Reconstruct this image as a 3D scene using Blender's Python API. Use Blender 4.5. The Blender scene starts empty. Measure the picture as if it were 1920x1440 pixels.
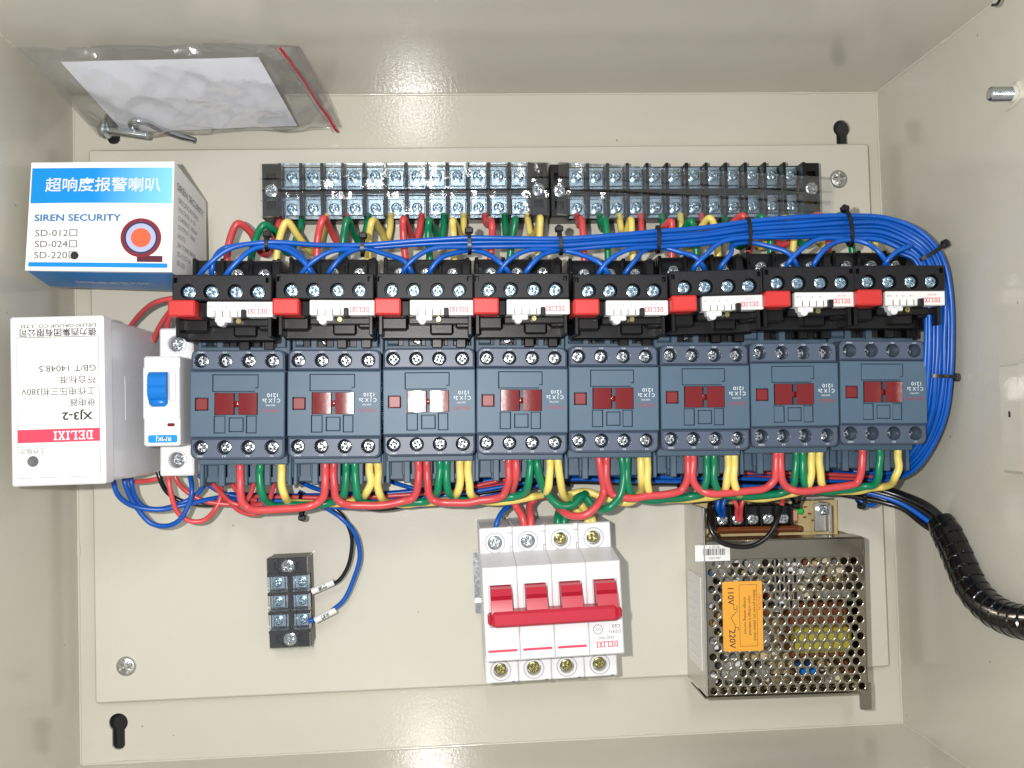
import bpy, math, random
from mathutils import Vector, Matrix
from mathutils.geometry import tessellate_polygon
random.seed(7)
S = 0.001                      # everything below is written in millimetres
C = bpy.context.scene.collection
sc = bpy.context.scene

# ------------------------------------------------------------------ camera
F_PX = 1731.46
CAM = Vector((218.635, 195.427, 556.335))
_w = Vector((0.0343, -0.0662, -0.0263))
RM = Matrix.Rotation(_w.length, 3, _w.normalized())
cd = bpy.data.cameras.new('camera')
cd.sensor_width = 36; cd.lens = 36 * F_PX / 1920
cd.clip_start = 0.01; cd.clip_end = 50
cam = bpy.data.objects.new('camera', cd); C.objects.link(cam)
cam.matrix_world = Matrix.Translation(CAM * S) @ RM.to_4x4()
sc.camera = cam

# ------------------------------------------------------------------ light: room ambience, one ceiling lamp, the phone's flash
wd = bpy.data.worlds.new('World'); sc.world = wd; wd.use_nodes = True
bg = wd.node_tree.nodes['Background']
bg.inputs['Color'].default_value = (0.93, 0.96, 1.0, 1); bg.inputs['Strength'].default_value = 0.55

def area(name, loc, target, sx, sy, power, col):
    l = bpy.data.lights.new(name, 'AREA'); l.shape = 'RECTANGLE'; l.size = sx; l.size_y = sy
    l.energy = power; l.color = col
    o = bpy.data.objects.new(name, l); C.objects.link(o); o.location = loc
    o.rotation_euler = (Vector(target) - Vector(loc)).to_track_quat('-Z', 'Y').to_euler()
    return o
area('ceiling_lamp', (0.20, 1.2, 2.2), (0.24, 0.19, 0), 0.22, 0.5, 9, (1.0, 0.98, 0.95))
fl = bpy.data.lights.new('phone_flash', 'POINT'); fl.energy = 9.0; fl.shadow_soft_size = 0.0035; fl.color = (1.0, 0.97, 0.93)
flo = bpy.data.objects.new('phone_flash', fl); C.objects.link(flo); flo.location = (0.184, 0.208, 0.552)
sc.view_settings.view_transform = 'Standard'; sc.view_settings.look = 'None'
sc.view_settings.exposure = 0.0; sc.view_settings.gamma = 1.0
sc.view_settings.use_curve_mapping = False
sc.cycles.max_bounces = 10; sc.cycles.transparent_max_bounces = 16; sc.cycles.diffuse_bounces = 5
sc.cycles.sample_clamp_indirect = 12.0
sc.cycles.use_denoising = True

# ------------------------------------------------------------------ helpers
def P(px, py, z):
    """point of the place seen at photograph pixel (px, py) at height z mm above the cabinet's back sheet"""
    d = RM @ Vector(((px - 960) / F_PX, (720 - py) / F_PX, -1))
    return CAM + d * ((z - CAM.z) / d.z)

def PX(px, py, x):
    d = RM @ Vector(((px - 960) / F_PX, (720 - py) / F_PX, -1))
    return CAM + d * ((x - CAM.x) / d.x)
def lin(c): return tuple((x / 12.92 if x <= 0.04045 else ((x + 0.055) / 1.055) ** 2.4) for x in (v / 255 for v in c))

def mat(name, rgb, rough=0.5, metal=0.0, bump=0.0, bscale=900.0, vary=0.0, coat=0.0, vscale=40.0, rvary=0.0, spec=0.5):
    m = bpy.data.materials.new(name); m.use_nodes = True
    n = m.node_tree.nodes; L = m.node_tree.links
    b = n['Principled BSDF']
    col = lin(rgb)
    b.inputs['Base Color'].default_value = (*col, 1); b.inputs['Roughness'].default_value = rough
    b.inputs['Metallic'].default_value = metal; b.inputs['Specular IOR Level'].default_value = spec
    if coat: b.inputs['Coat Weight'].default_value = coat; b.inputs['Coat Roughness'].default_value = 0.12
    tc = None
    if bump or vary or rvary: tc = n.new('ShaderNodeTexCoord')
    if bump:
        t = n.new('ShaderNodeTexNoise'); t.inputs['Scale'].default_value = bscale; t.inputs['Detail'].default_value = 2
        bp = n.new('ShaderNodeBump'); bp.inputs['Distance'].default_value = bump * S; bp.inputs['Strength'].default_value = 1
        L.new(tc.outputs['Object'], t.inputs['Vector']); L.new(t.outputs['Fac'], bp.inputs['Height']); L.new(bp.outputs['Normal'], b.inputs['Normal'])
    if vary or rvary:
        t2 = n.new('ShaderNodeTexNoise'); t2.inputs['Scale'].default_value = vscale; t2.inputs['Detail'].default_value = 6
        L.new(tc.outputs['Object'], t2.inputs['Vector'])
        if vary:
            r = n.new('ShaderNodeValToRGB'); e = r.color_ramp.elements
            e[0].position = 0.3; e[1].position = 0.7
            e[0].color = (*[max(0, c * (1 - vary)) for c in col], 1); e[1].color = (*[min(1, c * (1 + vary)) for c in col], 1)
            L.new(t2.outputs['Fac'], r.inputs['Fac']); L.new(r.outputs['Color'], b.inputs['Base Color'])
        if rvary:
            mr = n.new('ShaderNodeMapRange'); mr.inputs['From Min'].default_value = 0.3; mr.inputs['From Max'].default_value = 0.7
            mr.inputs['To Min'].default_value = max(0.02, rough - rvary); mr.inputs['To Max'].default_value = rough + rvary
            L.new(t2.outputs['Fac'], mr.inputs['Value']); L.new(mr.outputs['Result'], b.inputs['Roughness'])
    return m

def spread(m, amount):
    n = m.node_tree.nodes; L = m.node_tree.links; b = n['Principled BSDF']; sock = b.inputs['Base Color']
    oi = n.new('ShaderNodeObjectInfo'); mr = n.new('ShaderNodeMapRange'); hs = n.new('ShaderNodeHueSaturation')
    mr.inputs['To Min'].default_value = 1 - amount; mr.inputs['To Max'].default_value = 1 + amount
    L.new(oi.outputs['Random'], mr.inputs['Value']); L.new(mr.outputs['Result'], hs.inputs['Value'])
    if sock.links: L.new(sock.links[0].from_socket, hs.inputs['Color'])
    else: hs.inputs['Color'].default_value = sock.default_value
    L.new(hs.outputs['Color'], sock); return m

def clear(name, tint=(0.95, 0.96, 0.97), base=0.05, gain=0.5, rough=0.08, bump=0.0, bscale=60, haze=0.0):
    m = bpy.data.materials.new(name); m.use_nodes = True
    n = m.node_tree.nodes; L = m.node_tree.links; n.clear()
    out = n.new('ShaderNodeOutputMaterial'); tr = n.new('ShaderNodeBsdfTransparent'); gl = n.new('ShaderNodeBsdfGlossy')
    tr.inputs['Color'].default_value = (*tint, 1); gl.inputs['Roughness'].default_value = rough
    lw = n.new('ShaderNodeLayerWeight'); lw.inputs['Blend'].default_value = 0.35
    ma = n.new('ShaderNodeMath'); ma.operation = 'MULTIPLY_ADD'; ma.inputs[1].default_value = gain; ma.inputs[2].default_value = base
    mx = n.new('ShaderNodeMixShader')
    L.new(lw.outputs['Facing'], ma.inputs[0]); L.new(ma.outputs[0], mx.inputs[0])
    L.new(tr.outputs[0], mx.inputs[1]); L.new(gl.outputs[0], mx.inputs[2])
    last = mx
    if haze:
        df = n.new('ShaderNodeBsdfDiffuse'); df.inputs['Color'].default_value = (0.8, 0.8, 0.8, 1)
        m2 = n.new('ShaderNodeMixShader'); m2.inputs[0].default_value = haze
        L.new(mx.outputs[0], m2.inputs[1]); L.new(df.outputs[0], m2.inputs[2]); last = m2
    if bump:
        tc = n.new('ShaderNodeTexCoord'); t = n.new('ShaderNodeTexNoise'); t.inputs['Scale'].default_value = bscale; t.inputs['Detail'].default_value = 4
        bp = n.new('ShaderNodeBump'); bp.inputs['Distance'].default_value = bump * S
        L.new(tc.outputs['Object'], t.inputs['Vector']); L.new(t.outputs['Fac'], bp.inputs['Height'])
        L.new(bp.outputs['Normal'], gl.inputs['Normal']); L.new(bp.outputs['Normal'], lw.inputs['Normal'])
    L.new(last.outputs[0], out.inputs['Surface'])
    return m

class MB:
    def __init__(s): s.v = []; s.f = []; s.m = []; s.M = None
    def add(s, vs, fs, mi=0):
        o = len(s.v)
        for v in vs:
            v = Vector(v); s.v.append(s.M @ v if s.M else v)
        for f in fs: s.f.append(tuple(i + o for i in f)); s.m.append(mi)
    def box(s, x0, x1, y0, y1, z0, z1, b=0.0, mi=0):
        b = min(b, (x1 - x0) * .49, (y1 - y0) * .49, (z1 - z0) * .49)
        if b <= 0:
            s.add([(x, y, z) for x in (x0, x1) for y in (y0, y1) for z in (z0, z1)],
                  [(0, 1, 3, 2), (4, 6, 7, 5), (0, 4, 5, 1), (2, 3, 7, 6), (0, 2, 6, 4), (1, 5, 7, 3)], mi); return
        X = (x0, x1); Y = (y0, y1); Z = (z0, z1); vs = []; ix = {}
        for i in (0, 1):
            for j in (0, 1):
                for k in (0, 1):
                    xi = X[i] + (b if i == 0 else -b); yj = Y[j] + (b if j == 0 else -b); zk = Z[k] + (b if k == 0 else -b)
                    for a, p in enumerate(((X[i], yj, zk), (xi, Y[j], zk), (xi, yj, Z[k]))):
                        ix[i, j, k, a] = len(vs); vs.append(p)
        fs = []
        for i in (0, 1):
            q = [ix[i, 0, 0, 0], ix[i, 1, 0, 0], ix[i, 1, 1, 0], ix[i, 0, 1, 0]]; fs.append(q if i else q[::-1])
            q = [ix[0, i, 0, 1], ix[0, i, 1, 1], ix[1, i, 1, 1], ix[1, i, 0, 1]]; fs.append(q if i else q[::-1])
            q = [ix[0, 0, i, 2], ix[1, 0, i, 2], ix[1, 1, i, 2], ix[0, 1, i, 2]]; fs.append(q if i else q[::-1])
        for i in (0, 1):
            for j in (0, 1):
                q = [ix[i, j, 0, 0], ix[i, j, 0, 1], ix[i, j, 1, 1], ix[i, j, 1, 0]]; fs.append(q if i == j else q[::-1])
                q = [ix[i, 0, j, 0], ix[i, 1, j, 0], ix[i, 1, j, 2], ix[i, 0, j, 2]]; fs.append(q if i == j else q[::-1])
                q = [ix[0, i, j, 1], ix[0, i, j, 2], ix[1, i, j, 2], ix[1, i, j, 1]]; fs.append(q if i == j else q[::-1])
                for k in (0, 1):
                    q = [ix[i, j, k, 0], ix[i, j, k, 1], ix[i, j, k, 2]]; fs.append(q if (i + j + k) % 2 else q[::-1])
        s.add(vs, fs, mi)
    def prism(s, poly, z0, z1, holes=(), b=0.0, mi=0, bottom=False):
        """outline (counter clockwise) with holes, extruded z0..z1; top edge chamfered by b"""
        def inset(pl, d):
            r = []
            for i, p in enumerate(pl):
                a = Vector(pl[i - 1]); p = Vector(p); c = Vector(pl[(i + 1) % len(pl)])
                e1 = (p - a).normalized(); e2 = (c - p).normalized()
                n1 = Vector((-e1.y, e1.x)); n2 = Vector((-e2.y, e2.x)); n = n1 + n2
                n = n / max(0.3, n.dot(n1)) if n.length > 1e-6 else n1
                r.append(tuple(p + n * d))
            return r
        top = inset(poly, b) if b else poly
        loops = [[Vector((x, y, 0)) for x, y in top]] + [[Vector((x, y, 0)) for x, y in h] for h in holes]
        flat = [p for l in loops for p in l]
        tri = tessellate_polygon(loops)
        fs = []
        for t in tri:
            a, q, c = (flat[i] for i in t)
            fs.append(t if (q - a).cross(c - a).z > 0 else t[::-1])
        s.add([(p.x, p.y, z1) for p in flat], fs, mi)
        n = len(poly)
        if b:
            s.add([(x, y, z1 - b) for x, y in poly] + [(x, y, z1) for x, y in top], [(i, (i + 1) % n, n + (i + 1) % n, n + i) for i in range(n)], mi)
        s.add([(x, y, z0) for x, y in poly] + [(x, y, z1 - b) for x, y in poly], [(i, (i + 1) % n, n + (i + 1) % n, n + i) for i in range(n)], mi)
        for h in holes:
            k = len(h)
            s.add([(x, y, z0) for x, y in h] + [(x, y, z1) for x, y in h], [((i + 1) % k, i, k + i, k + (i + 1) % k) for i in range(k)], mi)
        if bottom: s.add([(p.x, p.y, z0) for p in flat], [f[::-1] for f in fs], mi)
    def lathe(s, prof, cx=0, cy=0, seg=20, mi=0):
        """prof: (r, z) from the top centre outwards and down"""
        vs = []; fs = []
        for r, z in prof:
            for k in range(seg):
                a = 2 * math.pi * k / seg; vs.append((cx + r * math.cos(a), cy + r * math.sin(a), z))
        for i in range(len(prof) - 1):
            for k in range(seg):
                q = (k + 1) % seg; fs.append((i * seg + k, (i + 1) * seg + k, (i + 1) * seg + q, i * seg + q))
        s.add(vs, fs, mi)
    def cyl(s, cx, cy, z0, z1, r, seg=20, b=0.0, mi=0):
        s.lathe([(0.001, z1), (r - b, z1), (r, z1 - b), (r, z0)] if b else [(0.001, z1), (r, z1), (r, z1), (r, z0)], cx, cy, seg, mi)
    def tube(s, pts, r, seg=10, mi=0, rfun=None):
        pts = [Vector(p) for p in pts]; n = len(pts); vs = []; fs = []
        t0 = (pts[1] - pts[0]).normalized(); nrm = t0.orthogonal().normalized()
        for i, p in enumerate(pts):
            t = (pts[min(i + 1, n - 1)] - pts[max(i - 1, 0)]).normalized()
            nrm = (nrm - t * nrm.dot(t)).normalized(); bi = t.cross(nrm)
            for k in range(seg):
                a = 2 * math.pi * k / seg; rr = rfun(i / (n - 1), a) if rfun else r
                vs.append(p + (nrm * math.cos(a) + bi * math.sin(a)) * rr)
        for i in range(n - 1):
            for k in range(seg):
                q = (k + 1) % seg; fs.append((i * seg + k, i * seg + q, (i + 1) * seg + q, (i + 1) * seg + k))
        fs.append(tuple(range(seg))[::-1]); fs.append(tuple((n - 1) * seg + k for k in range(seg)))
        s.add(vs, fs, mi)
    def build(s, name, mats, parent=None, loc=(0, 0, 0), rot=(0, 0, 0), sharp=32):
        me = bpy.data.meshes.new(name)
        me.from_pydata([tuple(v * S) for v in s.v], [], s.f)
        if not isinstance(mats, (list, tuple)): mats = [mats]
        for m in mats: me.materials.append(m)
        me.polygons.foreach_set('material_index', s.m)
        me.polygons.foreach_set('use_smooth', [True] * len(s.f))
        me.set_sharp_from_angle(angle=math.radians(sharp)); me.update()
        return link(name, me, parent, loc, rot)

def link(name, me, parent=None, loc=(0, 0, 0), rot=(0, 0, 0)):
    o = bpy.data.objects.new(name, me); C.objects.link(o); o.parent = parent
    o.location = Vector(loc) * S; o.rotation_euler = rot
    return o
def tag(o, label, cat, group=None):
    o['label'] = label; o['category'] = cat
    if group: o['group'] = group
    return o
def thing(name, label, cat, loc=(0, 0, 0), rz=0.0, group=None):
    o = bpy.data.objects.new(name, None); C.objects.link(o); o.empty_display_size = 0.01
    o.location = Vector(loc) * S; o.rotation_euler = (0, 0, rz)
    return tag(o, label, cat, group)
def dup(root, loc, rz, label):
    r = root.copy(); C.objects.link(r); r.location = Vector(loc) * S; r.rotation_euler = (0, 0, rz); r['label'] = label
    for ch in list(root.children):
        c = ch.copy(); C.objects.link(c); c.parent = r
        if ch.name.split('.')[0] == 'screw': c.rotation_euler = (0, 0, random.uniform(0, 3.14))
        for g in ch.children:
            d = g.copy(); C.objects.link(d); d.parent = c
    return r

def rrect(x0, x1, y0, y1, r, n=4, corners=(1, 1, 1, 1)):
    out = []
    for (cx, cy, a0), on in zip(((x1 - r, y0 + r, -90), (x1 - r, y1 - r, 0), (x0 + r, y1 - r, 90), (x0 + r, y0 + r, 180)), corners):
        if on:
            for k in range(n + 1):
                a = math.radians(a0 + 90 * k / n); out.append((cx + r * math.cos(a), cy + r * math.sin(a)))
        else:
            out.append((cx + r * (1 if a0 in (-90, 0) else -1), cy + r * (1 if a0 in (0, 90) else -1)))
    return out
def circ(cx, cy, r, n=18): return [(cx + r * math.cos(2 * math.pi * k / n), cy + r * math.sin(2 * math.pi * k / n)) for k in range(n)]
def rect(x0, x1, y0, y1): return [(x0, y0), (x1, y0), (x1, y1), (x0, y1)]

def spline(pts, n=10):
    pts = [Vector(p) for p in pts]; out = []
    q = [pts[0] * 2 - pts[1]] + pts + [pts[-1] * 2 - pts[-2]]
    for i in range(1, len(q) - 2):
        p0, p1, p2, p3 = q[i - 1:i + 3]
        d1 = max(1e-3, (p1 - p0).length ** .5); d2 = max(1e-3, (p2 - p1).length ** .5); d3 = max(1e-3, (p3 - p2).length ** .5)
        m1 = (p1 - p0) / d1 - (p2 - p0) / (d1 + d2) + (p2 - p1) / d2
        m2 = (p2 - p1) / d2 - (p3 - p1) / (d2 + d3) + (p3 - p2) / d3
        m1 *= d2; m2 *= d2
        for k in range(n):
            t = k / n; t2 = t * t; t3 = t2 * t
            out.append(p1 * (2 * t3 - 3 * t2 + 1) + m1 * (t3 - 2 * t2 + t) + p2 * (-2 * t3 + 3 * t2) + m2 * (t3 - t2))
    out.append(pts[-1]); return out

_tx = {}
def text_mesh(s, size, m, align='CENTER', bold=0.0, wide=1.0):
    key = (s, size, m.name, align, bold, wide)
    if key not in _tx:
        c = bpy.data.curves.new('lettering', 'FONT'); c.body = s; c.size = 1; c.align_x = align; c.align_y = 'CENTER'
        c.offset = bold; c.resolution_u = 3
        o = bpy.data.objects.new('lettering', c); me = bpy.data.meshes.new_from_object(o)
        me.transform(Matrix.Diagonal((size * S * wide, size * S, size * S, 1))); me.name = 'lettering'
        me.materials.clear(); me.materials.append(m)
        bpy.data.objects.remove(o); _tx[key] = me
    return _tx[key]
def text(s, size, m, loc, parent, rot=(0, 0, math.pi), **k):
    return link('lettering', text_mesh(s, size, m, **k), parent, loc, rot)

_LG = {'D': [(1, 2.4, 1, 7), (0, 5, 7, 8), (0, 5, 0, 1), (4.6, 6, 1, 7)],
       'E': [(1, 2.4, 1, 7), (0, 6, 7, 8), (0, 6, 0, 1), (2.4, 4.4, 3.5, 4.5), (5, 6, 5.8, 7), (5, 6, 1, 2.2)],
       'L': [(1, 2.4, 1, 7), (0, 3.4, 7, 8), (0, 6, 0, 1), (5, 6, 1, 2.4)],
       'I': [(1, 2.4, 1, 7), (0, 3.4, 7, 8), (0, 3.4, 0, 1)],
       'X': [(0, 2.6, 7, 8), (3.6, 6.2, 7, 8), (0, 2.6, 0, 1), (3.6, 6.2, 0, 1)]}
_lgc = {}
def logo(h, m, loc, parent, rz=math.pi, word='DELIXI', wide=1.0):
    """slab-serif word built from bars, right way up for rz = 0, centred"""
    k = (h, m.name, word, wide)
    if k not in _lgc:
        b = MB(); x = 0; u = h / 8
        for ch in word:
            for (x0, x1, y0, y1) in _LG[ch]:
                b.add([((x + x0) * u * wide, y0 * u, 0), ((x + x1) * u * wide, y0 * u, 0), ((x + x1) * u * wide, y1 * u, 0), ((x + x0) * u * wide, y1 * u, 0)], [(0, 1, 2, 3)])
            if ch == 'X':
                for a, c, dz in ((0.6, 4.2, 0.012), (4.2, 0.6, 0.02)):
                    b.add([((x + a) * u * wide, u, dz), ((x + a + 1.4) * u * wide, u, dz), ((x + c + 1.4) * u * wide, 7 * u, dz), ((x + c) * u * wide, 7 * u, dz)], [(0, 1, 2, 3)])
            x += 4.2 if ch == 'I' else 7
        tot = (x - 1) * u * wide
        b.v = [v - Vector((tot / 2, h / 2, 0)) for v in b.v]
        o = b.build('lettering', m, None); _lgc[k] = o.data; bpy.data.objects.remove(o)
    return link('lettering', _lgc[k], parent, loc, (0, 0, rz))

def screw_mesh(name, r, h, m, slot=0.13, dome=0.35, seg=32, kind='cross'):
    b = MB(); rings = [0, .12, .2, .3, .42, .55, .66, .76, .86, .94, 1.0]; vs = [(0, 0, h - dome * 0 - 0.9 * r * .3)]; fs = []
    for q in rings[1:]:
        for k in range(seg):
            a = 2 * math.pi * k / seg; x = q * r * math.cos(a); y = q * r * math.sin(a)
            z = h - dome * q * q - (0.5 * dome if q > .93 else 0)
            w = slot * r * 1.15
            if q < .7:
                inn = min(abs(x), abs(y)) < w if kind == 'cross' else abs(y) < w * 1.2
                if inn: z -= .32 * r * (1 - q * .7)
                elif kind == 'cross' and q > .25 and abs(abs(x) - abs(y)) < w * .55: z -= .06 * r
            vs.append((x, y, z))
    n = len(rings) - 1
    for k in range(seg): fs.append((0, 1 + k, 1 + (k + 1) % seg))
    for i in range(n - 1):
        for k in range(seg):
            q = (k + 1) % seg; fs.append((1 + i * seg + k, 1 + (i + 1) * seg + k, 1 + (i + 1) * seg + q, 1 + i * seg + q))
    base = 1 + (n - 1) * seg; o = len(vs)
    for k in range(seg):
        a = 2 * math.pi * k / seg; vs.append((r * math.cos(a), r * math.sin(a), -0.5))
    for k in range(seg): q = (k + 1) % seg; fs.append((base + k, o + k, o + q, base + q))
    b.add(vs, fs); ob = b.build(name, m, sharp=40); me = ob.data; bpy.data.objects.remove(ob); return me

# ------------------------------------------------------------------ materials
def specks(m):
    n = m.node_tree.nodes; L = m.node_tree.links; b = n['Principled BSDF']
    tc = n.new('ShaderNodeTexCoord'); v = n.new('ShaderNodeTexVoronoi'); v.inputs['Scale'].default_value = 55
    L.new(tc.outputs['Object'], v.inputs['Vector'])
    a = n.new('ShaderNodeMath'); a.operation = 'LESS_THAN'; a.inputs[1].default_value = 0.035; L.new(v.outputs['Distance'], a.inputs[0])
    sp = n.new('ShaderNodeSeparateColor'); L.new(v.outputs['Color'], sp.inputs[0])
    g = n.new('ShaderNodeMath'); g.operation = 'GREATER_THAN'; g.inputs[1].default_value = 0.8; L.new(sp.outputs[0], g.inputs[0])
    mu = n.new('ShaderNodeMath'); mu.operation = 'MULTIPLY'; L.new(a.outputs[0], mu.inputs[0]); L.new(g.outputs[0], mu.inputs[1])
    m2 = n.new('ShaderNodeMath'); m2.operation = 'MULTIPLY'; m2.inputs[1].default_value = 0.6; L.new(mu.outputs[0], m2.inputs[0])
    mx = n.new('ShaderNodeMix'); mx.data_type = 'RGBA'; mx.inputs[7].default_value = (0.12, 0.11, 0.09, 1)
    src = b.inputs['Base Color'].links[0].from_socket; L.new(src, mx.inputs[6]); L.new(m2.outputs[0], mx.inputs[0]); L.new(mx.outputs[2], b.inputs['Base Color'])
    return m
M_paint = specks(mat('cream_powder_coat', (200, 197, 184), 0.14, bump=0.06, bscale=560, vary=0.03, vscale=9, rvary=0.025))
M_plate = specks(mat('cream_plate_paint', (204, 201, 189), 0.22, bump=0.045, bscale=700, vary=0.03, vscale=9, rvary=0.03))
M_dark = mat('dark_floor', (38, 36, 34), 0.8)
M_blue = mat('slate_blue_plastic', (70, 91, 109), 0.5, bump=0.02, bscale=1500, vary=0.05, vscale=60)
M_blue2 = mat('slate_plastic_cover', (77, 99, 117), 0.46, spec=.38, bump=0.02, bscale=1600, vary=0.04, vscale=60)
M_band = mat('slate_plastic_band', (74, 86, 105), 0.42, bump=0.015, bscale=1600, vary=0.04, vscale=60)
M_black = mat('black_plastic', (13, 13, 15), 0.34, spec=.35, bump=0.02, bscale=1400, vary=0.2, vscale=80)
M_black2 = mat('black_relay_face', (27, 26, 30), 0.48, spec=.3, bump=0.02, bscale=1400, vary=0.1, vscale=80)
M_blk_gl = mat('black_gloss_plastic', (14, 14, 16), 0.18)
M_zinc = mat('bright_zinc', (200, 205, 208), 0.2, 1.0, bump=0.05, bscale=1200, rvary=0.08, vscale=400)
M_bzinc = mat('blue_zinc', (176, 198, 212), 0.26, 1.0, bump=0.05, bscale=1300, rvary=0.08, vscale=400)
M_steel = mat('plain_steel', (150, 148, 140), 0.35, 1.0, rvary=0.1, vscale=60)
M_brass = mat('yellow_passivated_steel', (176, 170, 120), 0.25, 1.0, bump=0.05, bscale=1300)
M_alu = mat('aluminium_sheet', (205, 204, 200), 0.34, 1.0, rvary=0.08, vscale=50)
M_nickel = mat('dark_nickel_sheet', (158, 151, 136), 0.22, 1.0, rvary=0.06, vscale=50)
M_red_b = mat('red_button_plastic', (200, 46, 44), 0.45, vary=0.04)
M_red_i = mat('dark_red_indicator', (112, 20, 24), 0.17, spec=0.6, bump=.04, bscale=230)
M_red_g = mat('dark_red_tag', (118, 22, 26), 0.4)
M_red_t = mat('crimson_toggle_plastic', (182, 38, 58), 0.34, vary=0.04)
M_white = mat('white_plastic', (226, 226, 228), 0.38, vary=0.015)
M_white2 = mat('white_label_print', (228, 228, 226), 0.45)
M_grey = mat('pale_grey_plastic', (214, 215, 218), 0.26, bump=0.02, bscale=800)
M_shade = mat('light_grey_mould_shade', (168, 168, 176), 0.5)  # grey mould lines, and shade round the screw collars put into the colour
M_sky = mat('bright_blue_plastic', (0, 112, 196), 0.3)
M_ink = mat('black_ink', (30, 30, 32), 0.6)
M_ink2 = mat('grey_ink', (95, 95, 98), 0.6)
M_ink3 = mat('dark_grey_ink', (58, 58, 60), 0.6)
M_inkr = mat('red_ink', (205, 38, 62), 0.55)
M_inkrose = mat('rose_red_print', (222, 62, 88), 0.5)
M_inkdr = mat('dull_red_ink', (150, 46, 66), 0.55)
M_inkw = mat('white_ink', (215, 222, 228), 0.55)
M_inkb = mat('blue_ink', (20, 110, 170), 0.55)
W_red = mat('red_insulation', (207, 74, 77), 0.3, vary=0.08, vscale=90, bump=.03, bscale=500)
W_green = mat('green_insulation', (0, 122, 82), 0.3, vary=0.05)
W_yellow = mat('yellow_insulation', (230, 209, 112), 0.32, vary=0.04)
W_blue = mat('blue_insulation', (0, 84, 178), 0.33, vary=0.08, vscale=90, bump=.03, bscale=500)
W_black = mat('black_insulation', (16, 16, 18), 0.22)
W_tie = mat('black_nylon', (10, 10, 12), 0.35)
M_clear = clear('clear_cover_plastic', (0.94, 0.96, 0.98), 0.10, 0.6, 0.09, bump=0.8, bscale=80)
M_film = clear('thin_poly_film', (0.94, 0.94, 0.94), 0.05, 0.55, 0.14, bump=.8, bscale=60, haze=0.05)
M_paper = mat('white_paper', (232, 234, 241), 0.7)
M_card = mat('white_card', (238, 238, 238), 0.4)
M_cyan = mat('cyan_print', (0, 136, 214), 0.35)
M_cyan2 = mat('pale_blue_print', (120, 190, 226), 0.35)
M_pcb = mat('tan_circuit_board', (196, 176, 128), 0.5, vary=0.08, vscale=200)
M_brown = mat('amber_brown_plastic', (112, 60, 28), 0.2, coat=0.4)
M_orange = mat('orange_label_print', (226, 160, 52), 0.45)
M_tape = mat('yellow_tape', (176, 166, 56), 0.4)
M_grn = mat('green_led_lens', (30, 190, 80), 0.25)
for m_, a_ in ((M_blue, .07), (M_blue2, .05), (M_band, .06), (M_black2, .2), (W_red, .08), (W_green, .1), (W_yellow, .06), (W_blue, .1), (M_red_b, .06)): spread(m_, a_)
SCREW = screw_mesh('screw', 3.1, 2.6, M_zinc)
SCREWB = screw_mesh('screw', 3.1, 2.6, M_bzinc)
SCREWY = screw_mesh('screw', 3.1, 2.4, M_brass)
SCREWT = screw_mesh('screw', 3.0, 2.4, M_bzinc)
SCREWL = screw_mesh('screw', 5.6, 2.6, mat('satin_steel', (196, 196, 192), .5, 1.0, bump=.05, bscale=900), slot=0.11, dome=1.6)
SCREWC = screw_mesh('screw', 3.6, 2.4, M_zinc, slot=0.12)
def scr(me, x, y, z, parent): return link('screw', me, parent, (x, y, z), (0, 0, random.uniform(0, 3.14)))
ORD = ['first', 'second', 'third', 'fourth', 'fifth', 'sixth', 'seventh', 'eighth']
#@@SETTING
# ------------------------------------------------------------------ setting: floor under the cabinet, cabinet, mounting plate
b = MB(); b.box(-1500, 2000, -1500, 2000, -45, -40)
g = b.build('floor', M_dark); g['kind'] = 'structure'
EW, EH = 490.0, 391.35
cab = thing('electrical_cabinet', 'open cream painted steel cabinet lying on its back around all the wiring', 'cabinet')
def keyhole(cx, cy, r=5.4, hw=3.6, drop=15.5):
    a0 = math.asin(hw / r); out = []
    for k in range(17):
        a = -math.pi / 2 + a0 + (2 * math.pi - 2 * a0) * k / 16; out.append((cx + r * math.cos(a), cy + r * math.sin(a)))
    out += [(cx - hw, cy - drop + 2.2), (cx - hw * .6, cy - drop + .5), (cx, cy - drop), (cx + hw * .6, cy - drop + .5), (cx + hw, cy - drop + 2.2)]
    return out
kh = [P(1578, 241, 0), P(222, 1355, 0), P(213, 222, 0), P(1640, 1300, 0)]
b = MB(); b.prism(rect(0, EW, 0, EH), -1.6, 0, [keyhole(p.x, p.y) for p in kh[:3]], bottom=True)
b.build('back_sheet', M_paint, cab)
WH = 190
b = MB(); b.box(-1.6, EW + 1.6, EH, EH + 1.6, -1.6, WH); b.build('side_wall', M_paint, cab)
b = MB(); b.box(-1.6, EW + 1.6, -1.6, 0, -1.6, WH); b.build('side_wall', M_paint, cab)
b = MB(); b.box(-1.6, 0, 0, EH, -1.6, WH); b.build('side_wall', M_paint, cab)
b = MB(); b.box(EW, EW + 1.6, 0, EH, -1.6, WH); b.build('side_wall', M_paint, cab)
b = MB()
def bead(a, c, r):
    n = 60; rs = [r * (1 + (random.uniform(.3, .9) if random.random() < .06 else random.uniform(-.15, .15))) for _ in range(n + 1)]
    a = Vector(a); c = Vector(c); b.tube([a.lerp(c, k / n) for k in range(n + 1)], r, 10, rfun=lambda t, an: rs[int(t * n + .5)])
for q in (((0, 0, 0), (EW, 0, 0)), ((EW, 0, 0), (EW, EH, 0)), ((EW, EH, 0), (0, EH, 0)), ((0, EH, 0), (0, 0, 0)),
          ((0, 0, 0), (0, 0, WH)), ((EW, 0, 0), (EW, 0, WH)), ((EW, EH, 0), (EW, EH, WH)), ((0, EH, 0), (0, EH, WH))): bead(*q, 0.9)
b.build('seam_bead', M_paint, cab, sharp=60)
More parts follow.
